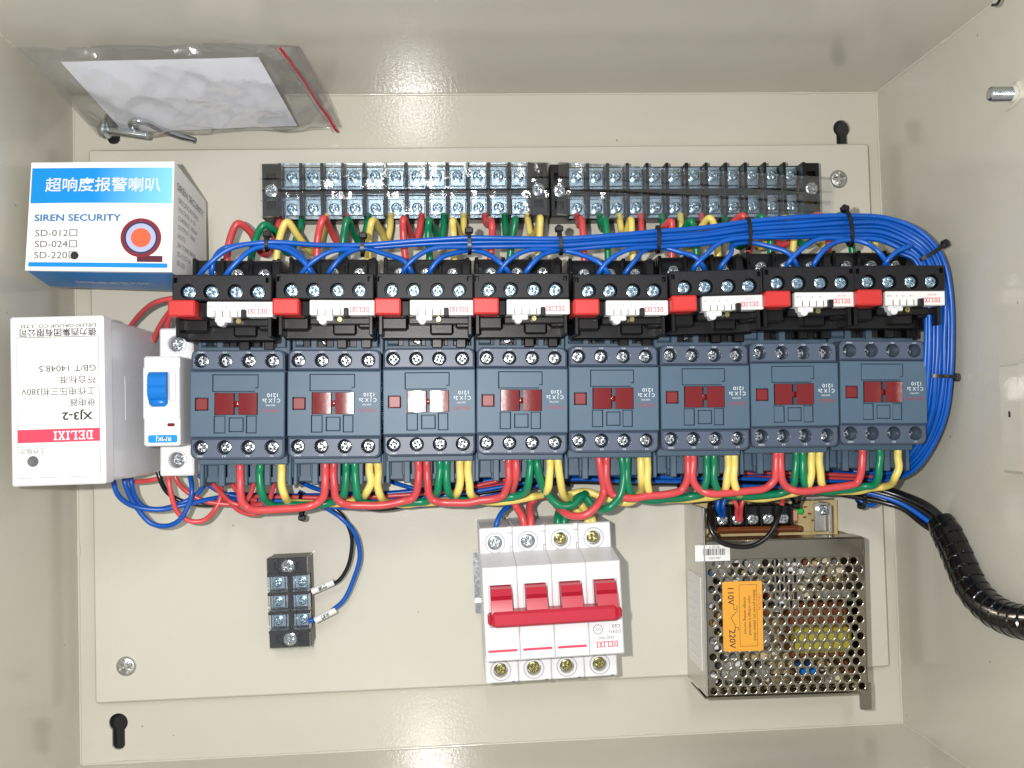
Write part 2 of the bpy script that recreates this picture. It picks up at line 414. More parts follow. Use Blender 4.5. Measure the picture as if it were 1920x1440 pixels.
# stud welded to the right wall
pw = PX(1896, 176, EW - 3); sy, sz = pw.y, pw.z
b = MB(); b.M = Matrix.Translation((EW, sy, sz)) @ Matrix.Rotation(-math.pi / 2, 4, 'Y')
b.cyl(0, 0, -1, 14, 3.0, 20, .8)
for k in range(9): b.lathe([(3.0, 13 - k * 1.2 + .5), (3.35, 13 - k * 1.2), (3.0, 13 - k * 1.2 - .5)], 0, 0, 20)
b.build('stud', M_zinc, cab)
b = MB(); b.M = Matrix.Translation((EW, sy, sz)) @ Matrix.Rotation(-math.pi / 2, 4, 'Y') @ Matrix.Rotation(.5, 4, 'Z')
b.prism([(5, -3), (5, 3), (2, 5), (-4, 4), (-10, 1), (-10, -1), (-4, -4), (2, -5)], 0, 1.8, b=.5); b.cyl(0, 0, 1.8, 3.2, 4.0, 16, .8)
b.build('stud_washer', M_paint, cab)
# lock housing on the right wall
l0 = PX(1874, 885, EW - 5); l1 = PX(1874, 684, EW - 5); zh = (l0.z + l1.z) / 2; zg = PX(1915, 780, EW - 8).z
b = MB(); b.box(EW - 5, EW + 1, l0.y, l1.y, zh, 180, 1.2); b.build('lock_housing', M_paint, cab)
b = MB(); b.box(EW - 9, EW - 5.1, l0.y - .5, l1.y + .5, zg, 178, 1.2); b.build('lock_plate', M_paint, cab)
b = MB(); sl = PX(1893, 776, EW - 5); b.box(EW - 5.3, EW - 4.9, sl.y - 1.6, sl.y + 1.2, sl.z - .7, sl.z + .7, .1); b.build('slot', M_ink, cab)
# hinge eye near the rim, top right corner
hp = P(1862, -3, 150)
b = MB(); b.tube([(hp.x + 3.2 * math.cos(a), hp.y + 3.2 * math.sin(a), 150) for a in [k * .4 - 1.8 for k in range(9)]], .7, 8); b.build('hinge_ring', W_tie, cab)

ZP = 8.0
plate = thing('mounting_plate', 'flat cream mounting plate screwed to the back of the cabinet', 'mounting plate', (0, 0, 0))
b = MB(); b.box(11.4, 479.8, 36.9, 356.7, 1.0, ZP, 1.0); b.build('plate', M_plate, plate)
for px, py in ((1572, 336), (237, 1249)):
    p = P(px, py, ZP); scr(SCREWL, p.x, p.y, ZP, plate)

# ------------------------------------------------------------------ contactors
def plane_place(px, py, z): p = P(px, py, z); return (p.x, p.y, ZP)
CONT = [(357, 533, 758), (540, 715, 756.5), (719, 892, 754), (894, 1066, 752), (1068, 1237, 748.5), (1239, 1408, 745), (1408, 1573, 739), (1575, 1740, 736)]
SX = (-18.2, -6.5, 5.2, 16.9)
def make_contactor(loc, rz, label, group):
    t = thing('contactor', label, 'contactor', loc, rz, group)
    b = MB()
    b.box(-22.4, 22.4, -37, 34, 0, 30, .6); b.box(-22.6, 22.6, -31, 30, 29, 62.6, .6)
    b.box(-22.4, 22.4, -36, 33, 28, 48, .6)
    for x in (-22.9, -12.4, -.7, 11.0, 22.9):
        w = 1.0 if abs(x) > 20 else 1.7
        cx = x * .985 if abs(x) > 20 else x
        b.box(cx - w, cx + w, -42.5, -26, 14, 57, .5); b.box(cx - w, cx + w, 26, 40, 14, 62.5, .5)
        b.box(cx - w * 1.7, cx + w * 1.7, -38.5, -26, 14, 54, .5)
    for x in SX:
        b.box(x - 5.6, x + 5.6, -41, -27, 14, 50 if x < -15 else 54, .5); b.box(x - 5.6, x - 3.3, -41.5, -27, 14, 53, .5); b.box(x + 3.3, x + 5.6, -41.5, -27, 14, 53, .5)
        b.box(x - 3.4, x + 3.4, 28, 39, 14, 57, .6)
    b.box(-22.8, -14, 30, 39, 40, 61.5, 1)
    b.build('body', M_blue, t)
    for x in SX[:2]: scr(SCREW, x, 33.6, 57.2, t)
    b = MB()
    for x in SX[1:]: b.box(x - 2.6, x + 2.6, -32, -28, 50, 56, .4)
    b.build('clamp', M_steel, t)
    # cover: raised middle panel with let-in pieces, and two screw bands
    b = MB()
    b.prism(rrect(-23.2, 23.2, -27.5, 27.5, 3.2), 62.7, 70.4, [circ(x, yy, 3.72) for x in SX for yy in (22, -21.6)])
    hol = [[(-12.4, 6.2), (8.6, 6.2), (8.6, 8), (10.4, 8), (10.4, 15), (-12.4, 15)], rect(-11.3, 10.1, -5.4, 5.8),
           rect(-11.6, -5.8, -14.6, -5.7), rect(-4.2, 3.2, -14, -6.6), rect(4.3, 9.6, -14.6, -5.7), rect(-20.9, -14.2, -3.3, 3.4)]
    b.prism(rect(-23.4, 23.4, -16.5, 16.5), 63, 77, hol, b=.5)
    b.prism([(-12.0, 6.5), (8.9, 6.5), (8.9, 8.3), (10.1, 8.3), (10.1, 14.7), (-12.0, 14.7)], 70, 77.1, b=.25)
    for q in (rect(-11.25, -6.15, -14.3, -6), rect(4.65, 9.25, -14.3, -6)): b.prism(q, 70, 76.8, b=.25)
    b.prism(rect(-3.8, 2.8, -13.6, -7), 70, 77.3, b=.3)
    b.build('cover', M_blue2, t)
    for s in (1, -1):
        b = MB()
        out = rrect(-23.2, 23.2, 16.9, 27.5, 3.4, 5, (0, 1, 1, 0)) if s == 1 else rrect(-23.2, 23.2, -27.5, -16.9, 3.4, 5, (1, 0, 0, 1))
        b.prism(out, 70.2, 76.4, [circ(x, 22 if s == 1 else -21.6, 3.7) for x in SX], b=1.0)
        b.build('screw_band', M_band, t)
        for x in SX: scr(SCREW, x, 22 if s == 1 else -21.6, 70.0, t)
    b = MB()
    for x0, x1 in ((-10.9, -1.7), (.5, 9.7)):
        pf = []
        for k in range(13):
            u = k / 12; pf.append((x0 + (x1 - x0) * u, 77.4 + .13 * math.sin(math.pi * u)))
        b.add([(x, -5.1, z) for x, z in pf] + [(x, 5.5, z) for x, z in pf] + [(pf[0][0], -5.1, 70), (pf[-1][0], -5.1, 70), (pf[0][0], 5.5, 70), (pf[-1][0], 5.5, 70)],
              [(i, i + 1, 14 + i, 13 + i) for i in range(12)] + [tuple(range(13))[::-1] + (26, 27)[:2], tuple(range(13, 26)) + (29, 28)])
    b.box(-2.2, 1, -1.3, 1.6, 70, 76.2, .3)
    b.build('indicator', M_red_i, t, sharp=50)
    b = MB(); b.prism(rrect(-20.5, -14.6, -2.9, 3.0, .8), 70, 77.2, b=.4); b.build('test_tag', M_red_g, t)
    text('1210', 2.6, M_inkw, (17.6, 4.6, 77.04), t, bold=.004, wide=1.15)
    text('C J X 2s', 2.7, M_inkw, (16.8, 1.9, 77.04), t, bold=.004, wide=.98)
    text('ELECTRIC', 1.1, M_inkw, (16.2, -.5, 77.04), t)
    logo(1.5, M_inkdr, (16.6, -3.4, 77.04), t, wide=1.25)
    for x, sa, sb in zip(SX, ('13NO', '5L3', '3L2', '1L1'), ('14NO', '6T3', '4T2', '2T1')):
        text(sa, 1.3, M_inkw, (x, -26.0, 76.44), t); text(sb, 1.3, M_inkw, (x, 26.1, 76.44), t)
    return t
clab = ['leftmost slate blue contactor, next to the white module with the blue lever',
        'second slate blue contactor from the left, above the wires to the small terminal block',
        'third slate blue contactor from the left, its indicator nearest the flash',
        'fourth slate blue contactor from the left, above the blue feed of the red-handled breaker',
        'fifth slate blue contactor from the left, above the right end of the red-handled breaker',
        'sixth slate blue contactor, third from the right, above the left side of the power supply',
        'seventh slate blue contactor, second from the right, above the middle of the power supply',
        'rightmost slate blue contactor, beside the vertical blue wire bundle']
CR = [math.radians(a) for a in (-1.4, -1.4, -1.3, -1.3, -1.2, -1.2, -1.2, -1.2)]
c0 = None
for k, (x0, x1, py) in enumerate(CONT):
    loc = plane_place((x0 + x1) / 2, py, 85)
    if c0 is None: c0 = make_contactor(loc, CR[k], clab[k], 'contactors in a row across the plate')
    else:
        dd = dup(c0, (loc[0] + random.uniform(-.25, .25), loc[1] + random.uniform(-.4, .4), loc[2]), CR[k] + math.radians(random.uniform(-.35, .35)), clab[k])
        for ch in dd.children:      # the last two have their clamp screws driven further in
            if ch.name.split('.')[0] == 'screw': ch.location.z -= (0, 0, 0, 0, 0, .6, 2.0, 4.6)[k] * S * random.uniform(.8, 1.1)

# ------------------------------------------------------------------ thermal overload relays
REL = [(325, 508, 547, -1.2), (518, 700, 544, -1.2), (710, 884, 544, -1.2), (894, 1063, 543, -1.0), (1081, 1248, 545, -1.0), (1258, 1430, 537, .6), (1436, 1600, 530, -.6), (1606, 1770, 528, -.8)]
RX = (-16.4, -5.5, 6.2, 17.0)
def make_relay(loc, rz, label, group):
    t = thing('overload_relay', label, 'relay', loc, rz, group)
    b = MB()
    b.box(-23.6, 23.6, -4.4, 8.2, 18, 84.6, .6)
    b.box(-23, 23, -23, -4, 22, 72, .8); b.box(-23.4, 23.4, -13, -4, 60, 80, .6)
    b.box(-22.4, -9, -19, -12, 66, 78.5, 1.2); b.box(2, 14, -21, -13, 66, 75.5, 1); b.box(15, 22.6, -18, -12, 66, 79, 1)
    b.box(-8.6, 23.2, -16.2, -12.6, 72, 81.5, .6); b.box(-20, 20, -27, -22, 30, 58, 1)
    for x in (-13, -1, 11): b.box(x - 2.2, x + 2.2, -30, -20, 44, 62, .7)
    for x in (5.5, 18): b.box(x - 2.6, x + 2.6, -27, -21, 50, 66, .5)
    for x in (-23.2, 21.2): b.box(x, x + 2, -22, 8, 60, 86.5, .4)
    b.build('body', M_black, t)
    b = MB()
    b.prism(rrect(-24, 24, -4.4, 8.4, .8), 84.5, 90, [circ(x, 0, 3.8, 20) for x in RX] + [rect(-23.3, -21.4, 4.2, 6.8), rect(20.9, 22.9, 4.4, 7)], b=.6)
    b.build('terminal_face', M_black2, t)
    for x in RX: scr(SCREWB, x, 0, 86.2, t)
    b = MB(); b.box(-22.8, 22.8, 8.2, 21, 10, 57, .8)
    for x in (-22.6, -8.4, 6.2, 20.6): b.box(x, x + 2, 7, 21.6, 10, 60, .4)
    b.box(18, 23.8, 9, 20.6, 40, 63, 1.2)
    b.build('rear_block', M_blk_gl, t)
    for x in (-14, 0, 14): scr(SCREW, x, 13, 56.2, t)
    b = MB(); b.prism(rrect(-24.6, -11.8, -12.6, -4.6, 1.0), 74, 95, b=.8); b.build('reset_button', M_red_b, t)
    b = MB(); b.box(-11.6, -8.0, -12.4, -5, 70, 87, .3); b.build('button_collar', M_blk_gl, t)
    b = MB(); b.prism(rrect(-7.6, 24.2, -12.2, -4.7, .7), 79, 89, b=.4); b.build('scale_plate', M_white2, t)
    b = MB()
    for x in (-3.6, 0, 3.6, 7.4): b.box(x - .2, x + .2, -12.1, -9.2, 88.9, 89.06)
    b.build('tick_marks', M_ink, t)
    for x, sx in zip((-5.9, -2, 1.6, 5.6), ('2.5A', '2', '1.8', '1.6')): text(sx, 1.5, M_ink2, (x + .4, -7.2, 89.05), t)
    logo(2.4, M_inkr, (16.9, -9.4, 89.05), t, wide=.88)
    text('ELECTRIC', 1.1, M_inkr, (16.9, -6.6, 89.05), t)
    b = MB(); b.prism(rrect(-4.6, 3.4, -14.6, -11.6, .8), 80, 85.8, b=.5); b.cyl(-1.6, -14.6, 80, 86.6, 2.0, 16, .5); b.build('setting_dial', M_white, t)
    b = MB(); b.box(9.3, 11.6, -13.2, -8.8, 82, 91.6, .4); b.build('slider', M_black2, t)
    b = MB(); b.cyl(6.6, -13.8, 80, 84.4, 1.5, 14, .3); b.build('adjuster', M_brass, t)
    b = MB()
    for x in (-6.5, 5.2, 16.9): b.tube([(x, -24, 48), (x, -36, 48)], 1.9, 12)
    b.build('pin', M_zinc, t)
    for x, sx in zip(RX, ('95', '96', '97', '98')): text(sx, 2.0, M_ink, (x + .2, 6.0, 90.04), t)
    text('NC', 1.5, M_ink, (-11, 4.6, 90.04), t); text('NO', 1.5, M_ink, (11.6, 4.6, 90.04), t)
    return t
rlab = ['leftmost black overload relay with red button, beside the siren carton',
        'second black overload relay from the left, its red button near the first contactor',
        'third black overload relay from the left, under the middle of the left terminal strip',
        'fourth black overload relay from the left, under the join of the two terminal strips',
        'fifth black overload relay from the left, below the left end of the right strip',
        'sixth black overload relay, third from the right, tilted slightly upward to the right',
        'seventh black overload relay, second from the right, red button overlapping its scale',
        'rightmost black overload relay, at the bend of the blue wire bundle']
r0 = None
for k, (x0, x1, py, a) in enumerate(REL):
    loc = plane_place((x0 + x1) / 2, py, 98)
    if r0 is None: r0 = make_relay(loc, math.radians(a), rlab[k], 'overload relays in a row above the contactors')
    else: dup(r0, loc, math.radians(a), rlab[k])

# rails
def rail(label, x0, x1, y, rz=0, cx=None):
    t = thing('mounting_rail', label, 'rail', ((x0 + x1) / 2, y, ZP), rz)
    h = (x1 - x0) / 2; b = MB()
    prof = [(-17.5, 6.5), (-12.5, 6.5), (-12.5, 1), (12.5, 1), (12.5, 6.5), (17.5, 6.5), (17.5, 7.5), (11.5, 7.5), (11.5, 2), (-11.5, 2), (-11.5, 7.5), (-17.5, 7.5)]
    b.M = Matrix(((0, 0, 1, 0), (1, 0, 0, 0), (0, 1, 0, 0), (0, 0, 0, 1)))
    b.prism(prof, -h, h, bottom=True); b.build('profile', M_zinc, t)
ca = plane_place(445, 758, 85); cb = plane_place(1657, 736, 85)
rail('long zinc top-hat rail hidden under the row of contactors', 60, cb[0] + 24, (ca[1] + cb[1]) / 2, math.radians(-1.4))
mc = P(1037, 1140, 78)
rail('short zinc top-hat rail poking out left of the red-handled breaker', mc.x - 39, mc.x + 37, mc.y + 4, math.radians(1))

# ------------------------------------------------------------------ screw terminal strips
def make_strip(name, label, cat, loc, rz, n, pitch, wid, h, cover, group=None, coverargs=(0, 0, 0), smesh=None, first=None):
    t = thing(name, label, cat, loc, rz, group)
    L = (n - 1) * pitch; end = pitch * 1.36; x0 = -L / 2 - end; x1 = -x0; w = wid / 2
    b = MB()
    b.box(x0, x1, -w, w, 0, h * .55, .6)
    for s in (-1, 1):
        xa = x0 if s < 0 else x1 - end + pitch * .5; xb = xa + end - pitch * .5
        b.prism(rect(xa, xb, -w, w), h * .5, h * .9, [rect(xa + pitch * .2, xb - pitch * .2, w * .38, w * .68), rect(xa + pitch * .2, xb - pitch * .2, -w * .68, -w * .38)], b=.4)
    b.box(-L / 2 - pitch / 2, L / 2 + pitch / 2, -w * .09, w * .09, h * .5, h * .8, .3)
    b.build('base', M_black, t)
    b = MB(); b.box(x0 + end - pitch * .5 + .1, x1 - end + pitch * .5 - .1, w * .96, w + .05, 1, h * .6); b.build('rear_lip', M_black, t)
    bar = None
    for k in range(n + 1):
        x = -L / 2 - pitch / 2 + k * pitch
        if bar is None:
            bb = MB(); bb.box(-.9, .9, -w, w, h * .45, h, .3); bo = bb.build('barrier', M_black, t, (x, 0, 0)); bar = bo.data
        else: link('barrier', bar, t, (x, 0, 0))
    ta = None
    for k in range(n):
        x = -L / 2 + k * pitch
        for s in (1, -1):
            y = s * w * .54
            if ta is None:
                hw = pitch * .5 - 1.0; hy = w * .43
                bb = MB(); bb.box(-hw, hw, -hy, hy, 0, 1, .2)
                for q in (-1, 1): bb.box(-hw + .5, hw - .5, -hy * .72 + q * .0, hy * .72, 1, 1.9, .4)
                bo = bb.build('clamp_plate', M_bzinc, t, (x, y, h * .56)); ta = bo.data
            else: link('clamp_plate', ta, t, (x, y, h * .56))
            scr(smesh, x, y + s * w * .06, h * .56 + 2.0, t)
    for s in (-1, 1): scr(SCREWC, s * (-x0 - end * .33), 0, h * .86, t)
    if cover:
        b = MB(); dx, dy = coverargs[:2]; th = .8
        n2 = 90; xs = [x0 - .5 + (x1 - x0 + 1) * i / n2 for i in range(n2 + 1)]
        prof = [(-w * 1.0, h * .75), (-w * .97, h + 1.3), (-w * .42, h + 2.0), (-w * .36, h + .9), (-w * .08, h + .9), (0, h + 1.9), (w * .08, h + .9), (w * .36, h + .9), (w * .42, h + 2.0), (w * .97, h + 1.0), (w * 1.0, h * .75)]
        vs = []; m = len(prof)
        for i, x in enumerate(xs):
            for y, z in prof: vs.append((x, y, z + .3 * math.sin(x * .09) + .3 * math.sin(x * .23 + y * .3) + .18 * math.sin(x * .61 - y * .5)))
        b.add(vs, [(i * m + j, (i + 1) * m + j, (i + 1) * m + j + 1, i * m + j + 1) for i in range(n2) for j in range(m - 1)])
        b.build('clear_cover', M_clear, t, (dx, dy, coverargs[2] if len(coverargs) > 2 else 0), (0, coverargs[3] if len(coverargs) > 3 else 0, coverargs[4] if len(coverargs) > 4 else 0), sharp=20)
    return t
a = P(490, 355, 30); c = P(1027, 355, 30); a2 = P(1033, 355, 30); c2 = P(1540, 353, 30)
pit = (c.x - a.x) / (11 + 2.72)
make_strip('terminal_strip', 'left black terminal strip of twelve screw pairs, its clear cover sitting straight', 'terminal strip',
           ((a.x + c.x) / 2, (a.y + c.y) / 2, ZP), math.radians(-.3), 12, pit, 31, 22, True, 'two long terminal strips along the top', smesh=SCREWT)
pit2 = (c2.x - a2.x) / (11 + 2.72)
make_strip('terminal_strip', 'right black terminal strip of twelve screw pairs, its clear cover slipped askew', 'terminal strip',
           ((a2.x + c2.x) / 2, (a2.y + c2.y) / 2, ZP), math.radians(-.2), 12, pit2, 31, 22, True, 'two long terminal strips along the top',
           (4, -4.4, 1.5, 0, math.radians(-3.6)), smesh=SCREWT)
a = P(541, 1131, 28)
SC3 = screw_mesh('screw', 2.3, 1.8, M_bzinc)
make_strip('small_terminal_block', 'small black three-way terminal block alone on the lower left of the plate', 'terminal block',
           (a.x, a.y, ZP), math.radians(90.8), 3, 10.6, 23, 20, True, smesh=SC3)
#@@REST
# ------------------------------------------------------------------ phase relay (left), white rail module, breaker
def LP(px, py, c, z):           # offset of a pixel at height z from a thing's centre c
    p = P(px, py, z); return (p.x - c[0], p.y - c[1])
c = P(108, 751, 115); c = (c.x, c.y)
t = thing('phase_relay', 'tall white and grey relay box at the far left, red band on its label', 'relay', (c[0], c[1], ZP), math.radians(.2))
b = MB(); b.box(-20.6, 20.6, -38.6, 38.6, 2, 98, 1.2)
b.box(20.6, 20.75, -10, 12, 40, 78, .05); b.box(-16, 16, -39.6, -38, 20, 60, .5); b.box(-16, 16, 38, 39.6, 20, 60, .5)
b.build('housing', M_grey, t)
b = MB(); b.prism(rrect(-21.2, 21.2, -39.2, 39.2, 1.2), 97, 107, b=.8, bottom=True); b.build('front_cover', M_white, t)
b = MB(); b.prism(rect(-18.8, 18.6, -36.8, 37.4), 106.5, 107.12, b=.05); b.build('front_label', M_white2, t)
zt = 107.2
def at(px, py): x, y = LP(px, py, c, 115); return (x, y, zt)
b = MB()
x0, y0 = LP(33, 831, c, 115); x1, y1 = LP(187, 802, c, 115); b.box(x0, x1, y0, y1, 107, 107.18); b.build('red_band', M_inkrose, t)
b = MB(); y = LP(100, 632, c, 115)[1]; b.box(x0, x1, y - .15, y + .15, 107, 107.18)
y = LP(100, 895, c, 115)[1]; b.box(x0, x1, y - .1, y + .1, 107, 107.16)
for x in (x0, x1): b.box(x - .08, x + .08, LP(0, 893, c, 115)[1], LP(0, 634, c, 115)[1] , 107, 107.14)
b.build('rule_line', M_ink2, t)
text('德力西集团有限公司', 3.9, M_ink, at(109, 622), t, bold=.012); text('DELIXI GROUP CO., LTD.', 2.15, M_ink, at(109, 610.5), t, bold=.01, wide=1.45)
text('GB/T 14048.5', 4.1, M_ink3, at(127, 690), t, wide=1.12); text('符合标准:', 3.9, M_ink3, at(144, 711), t, wide=1.08)
text('工作电压三相380V', 3.9, M_ink3, at(110, 733), t, wide=1.06); text('继电器', 3.9, M_ink3, at(155, 753), t)
text('XJ3-2', 5.0, M_ink, at(145, 779), t, bold=.022, wide=1.2); text('工作指示', 2.9, M_ink2, at(61, 845), t)
lx, ly, _ = at(138, 816); logo(4.1, M_inkw, (lx, ly, 107.25), t, wide=.98)
x, y, _ = at(62, 865); b = MB(); b.lathe([(.01, 107.4), (1.5, 107.45), (2.1, 107.7), (2.5, 107.5), (2.5, 106)], x, y, 20); b.build('pilot_lamp', M_ink2, t)

c = P(303, 752, 88); c = (c.x, c.y)
t = thing('rail_module', 'narrow white rail module with a bright blue lever, left of the contactors', 'switch', (c[0], c[1], ZP), math.radians(-.6))
b = MB(); b.box(-8.8, 8.8, -22.3, 22.3, 30, 80, .9); b.prism(rrect(-8.8, 8.8, -9, 17, 1), 79.5, 80.8, b=.5)
b.box(-8.8, 8.8, -37.5, 37.5, 0, 46, .8)
b.build('housing', M_white, t)
for s in (1, -1):
    b = MB(); b.prism(rrect(-8.7, 8.7, 22.5, 38.6, 1.2) if s == 1 else rrect(-8.7, 8.7, -38.6, -22.5, 1.2), 40, 55, [circ(0, 30.4 * s, 4.2, 22)], b=.8)
    b.lathe([(4.3, 54.9), (4.5, 55.5), (5.1, 55.5), (5.3, 54.9)], 0, 30.4 * s, 22)
    b.build('terminal_cover', M_white, t); scr(SCREWC, 0, 30.4 * s, 48.8, t)
b = MB(); b.M = Matrix.Translation((-1.0, 6.6, 80.4))
pf = [(-7.4, 0), (-7.0, 2.2), (-4, 4.6), (-1, 5.2), (0, 4.7), (1, 5.2), (2, 4.7), (3, 5.1), (6, 4.3), (7.6, 2.4), (8, 0)]
for sx, pz in ((0, 1), ):
    vs = [(-4.4, y, z) for y, z in pf] + [(4.4, y, z) for y, z in pf]; n = len(pf)
    b.add(vs, [(i + 1, i, n + i, n + i + 1) for i in range(n - 1)] + [tuple(range(n)), tuple(range(n, 2 * n))[::-1]])
b.box(-4.4, 4.4, -9.4, -5, -1, 3.6, 1.4)
b.build('lever', M_sky, t, sharp=50)
b = MB(); b.box(3.9, 7.4, -.5, 15.2, 80.2, 83.4, 1.2); b.build('lever_guard', M_white, t)
b = MB(); b.prism(rrect(-6.6, 7.6, -20.6, -16.8, .9), 79.5, 80.12, b=.05); b.build('blue_label', M_cyan, t)
text('RMKJ', 2.9, M_inkw, (.9, -18.7, 80.2), t, bold=.01, wide=1.15); text('12345', 1.6, mat('faded_tan_ink', (196, 186, 150), .6), (3, -14.6, 80.1), t)
b = MB(); b.prism(rrect(2.8, 6.4, -12.6, -11, .6, 3), 79, 80.5, b=.2); b.build('indicator_window', M_red_i, t)

c = P(1038, 1148, 78); c = (c.x, c.y)
t = thing('main_breaker', 'white four-pole circuit breaker with one joined crimson handle bar', 'circuit breaker', (c[0], c[1], ZP), math.radians(1.1))
PX = (-27, -9, 9, 27)
tie_red = M_red_t
for k, x in enumerate(PX):
    b = MB(); h = 8.9
    pf = [(-42, 0), (42.5, 0), (42.5, 40), (-42, 40)]
    b.box(x - h, x + h, -41.5, 42, 0, 39, .6)
    yt0, yt1, ym0, ym1 = 27.6, 42, -23.4, 24.6
    b.prism(rrect(x - h, x + h, 27, 42, .8, 3), 38.5, 45, [circ(x - .6, 33.8, 3.9, 22)], b=.6)
    b.prism(rrect(x - h, x + h, -41.5, -26, .8, 3), 38.5, 45, [circ(x - .6, -34.8, 3.9, 22)], b=.6)
    for yy in (33.8, -34.8): b.lathe([(4.0, 44.8), (4.25, 45.5), (4.9, 45.5), (5.15, 44.8)], x - .6, yy, 22); b.lathe([(5.2, 45.06), (5.7, 45.06)], x - .6, yy, 22, 2)  # outer flat ring is the collar's shadow painted grey
    # raised middle with a slot for the toggle
    b.prism(rect(x - h, x + h, ym0, ym1), 38, 70, [rect(x - 6.2, x + 6.6, -6, 15.6)], b=.7); b.box(x - 6.3, x + 6.7, -6.1, 15.7, 60, 67.6)
    b.add([(x - h, 24.6, 69.3), (x + h, 24.6, 69.3), (x + h, 28.6, 45), (x - h, 28.6, 45), (x - h, 24.6, 45), (x + h, 24.6, 45)], [(0, 1, 2, 3), (0, 3, 4), (1, 5, 2)])
    b.add([(x - h, -23.4, 69.3), (x + h, -23.4, 69.3), (x + h, -25, 45), (x - h, -25, 45), (x - h, -23.4, 45), (x + h, -23.4, 45)], [(3, 2, 1, 0), (4, 3, 0), (2, 5, 1)])
    if k < 3:
        b.box(x + 7.5, x + 8.0, 27.3, 31.8, 44.6, 45.3, .1, 2); b.box(x + 8.0, x + 8.8, 31.3, 31.8, 44.6, 45.3, .1, 2); b.box(x + 6.4, x + 8.85, 39, 42.3, 44.6, 45.7, .2); b.box(x + 6.2, x + 8.9, 38.5, 38.95, 44.6, 45.2, .1, 2)
    b.box(x + 5.2, x + 6.8, -41.6, -40.9, 40, 45.3, .1, 1)
    b.build('pole', [M_white, M_ink2, M_shade], t)
    scr(SCREWC if k < 2 else SCREWY, x - .6, 33.8, 40.2, t); scr(SCREWY, x - .6, -34.8, 40.2, t)
    b = MB()
    pf = [(15.3, 62), (15.2, 70), (14.4, 74.6), (11.2, 77.2), (10.8, 76.4), (10.3, 77.5), (9.8, 76.8), (9.3, 77.9), (4, 80), (-2, 80.6), (-3.2, 80), (-3.2, 62)]
    n = len(pf); b.add([(x - 5.3, y, z) for y, z in pf] + [(x + 5.4, y, z) for y, z in pf], [(i, i + 1, n + i + 1, n + i) for i in range(n - 1)] + [tuple(range(n))[::-1], tuple(range(n, 2 * n))])
    b.build('toggle', M_red_t, t, sharp=25)
    if k < 3:
        b = MB(); b.box(x - 7.6, x + 7.4, -18.7, -17.5, 69.5, 70.12); b.build('red_stripe', M_inkrose, t)
b = MB(); b.box(-32.2, 31.2, -3.6, 4.0, 72, 82.2, 1.2); b.box(-34.4, -32.0, -2.8, 3, 73, 81.4, 1.2); b.box(31.0, 33.8, -2.8, 3, 73, 81.4, 1.2); b.build('tie_bar', M_red_t, t)
logo(3.0, M_inkr, (27.2, -18, 70.08), t, wide=.85)
text('ELECTRIC', 1.9, M_ink2, (26.5, -14.6, 70.08), t); text('DZ47s', 2.3, M_ink2, (31.4, -11.6, 70.08), t)
text('C63', 2.6, M_ink, (32.2, -8.9, 70.08), t)
b = MB(); b.prism(circ(22.6, -10.2, 2.5, 24), 69.9, 70.1, [circ(22.6, -10.2, 2.25, 24)][:1]); b.build('mark_ring', M_ink2, t); text('CCC', 1.5, M_ink2, (22.6, -10.2, 70.1), t)

# ------------------------------------------------------------------ power supply
c = P(1477, 1156, 48); c = (c.x, c.y)
t = thing('power_supply', 'metal power supply with perforated cover and orange voltage label', 'power supply', (c[0], c[1], ZP), math.radians(-.8))
b = MB()
b.box(-46, 45, -42.5, 61.5, 0, 1.2, .2); b.box(-47.2, -46, -42.5, 61.5, 0, 40.6, .3); b.box(-47, 45, -43.6, -42.4, 0, 22, .3)
b.box(24, 32.6, 44.6, 61, 20.6, 21.6, .2); b.box(31.4, 32.6, 44.6, 61, 1, 21.4, .2); b.box(31.5, 33, 44, 60, 24, 25, .2)
b.build('tray', M_alu, t)
b = MB(); b.box(-47.5, -47.25, -30, 22, 6, 34); b.build('side_label', M_white2, t)
b = MB()
for i in range(9): b.box(-47.62, -47.52, -24 + i * 5, -23.4 + i * 5, 9, 31 - (i % 3) * 5)
b.build('side_print', M_grey, t)
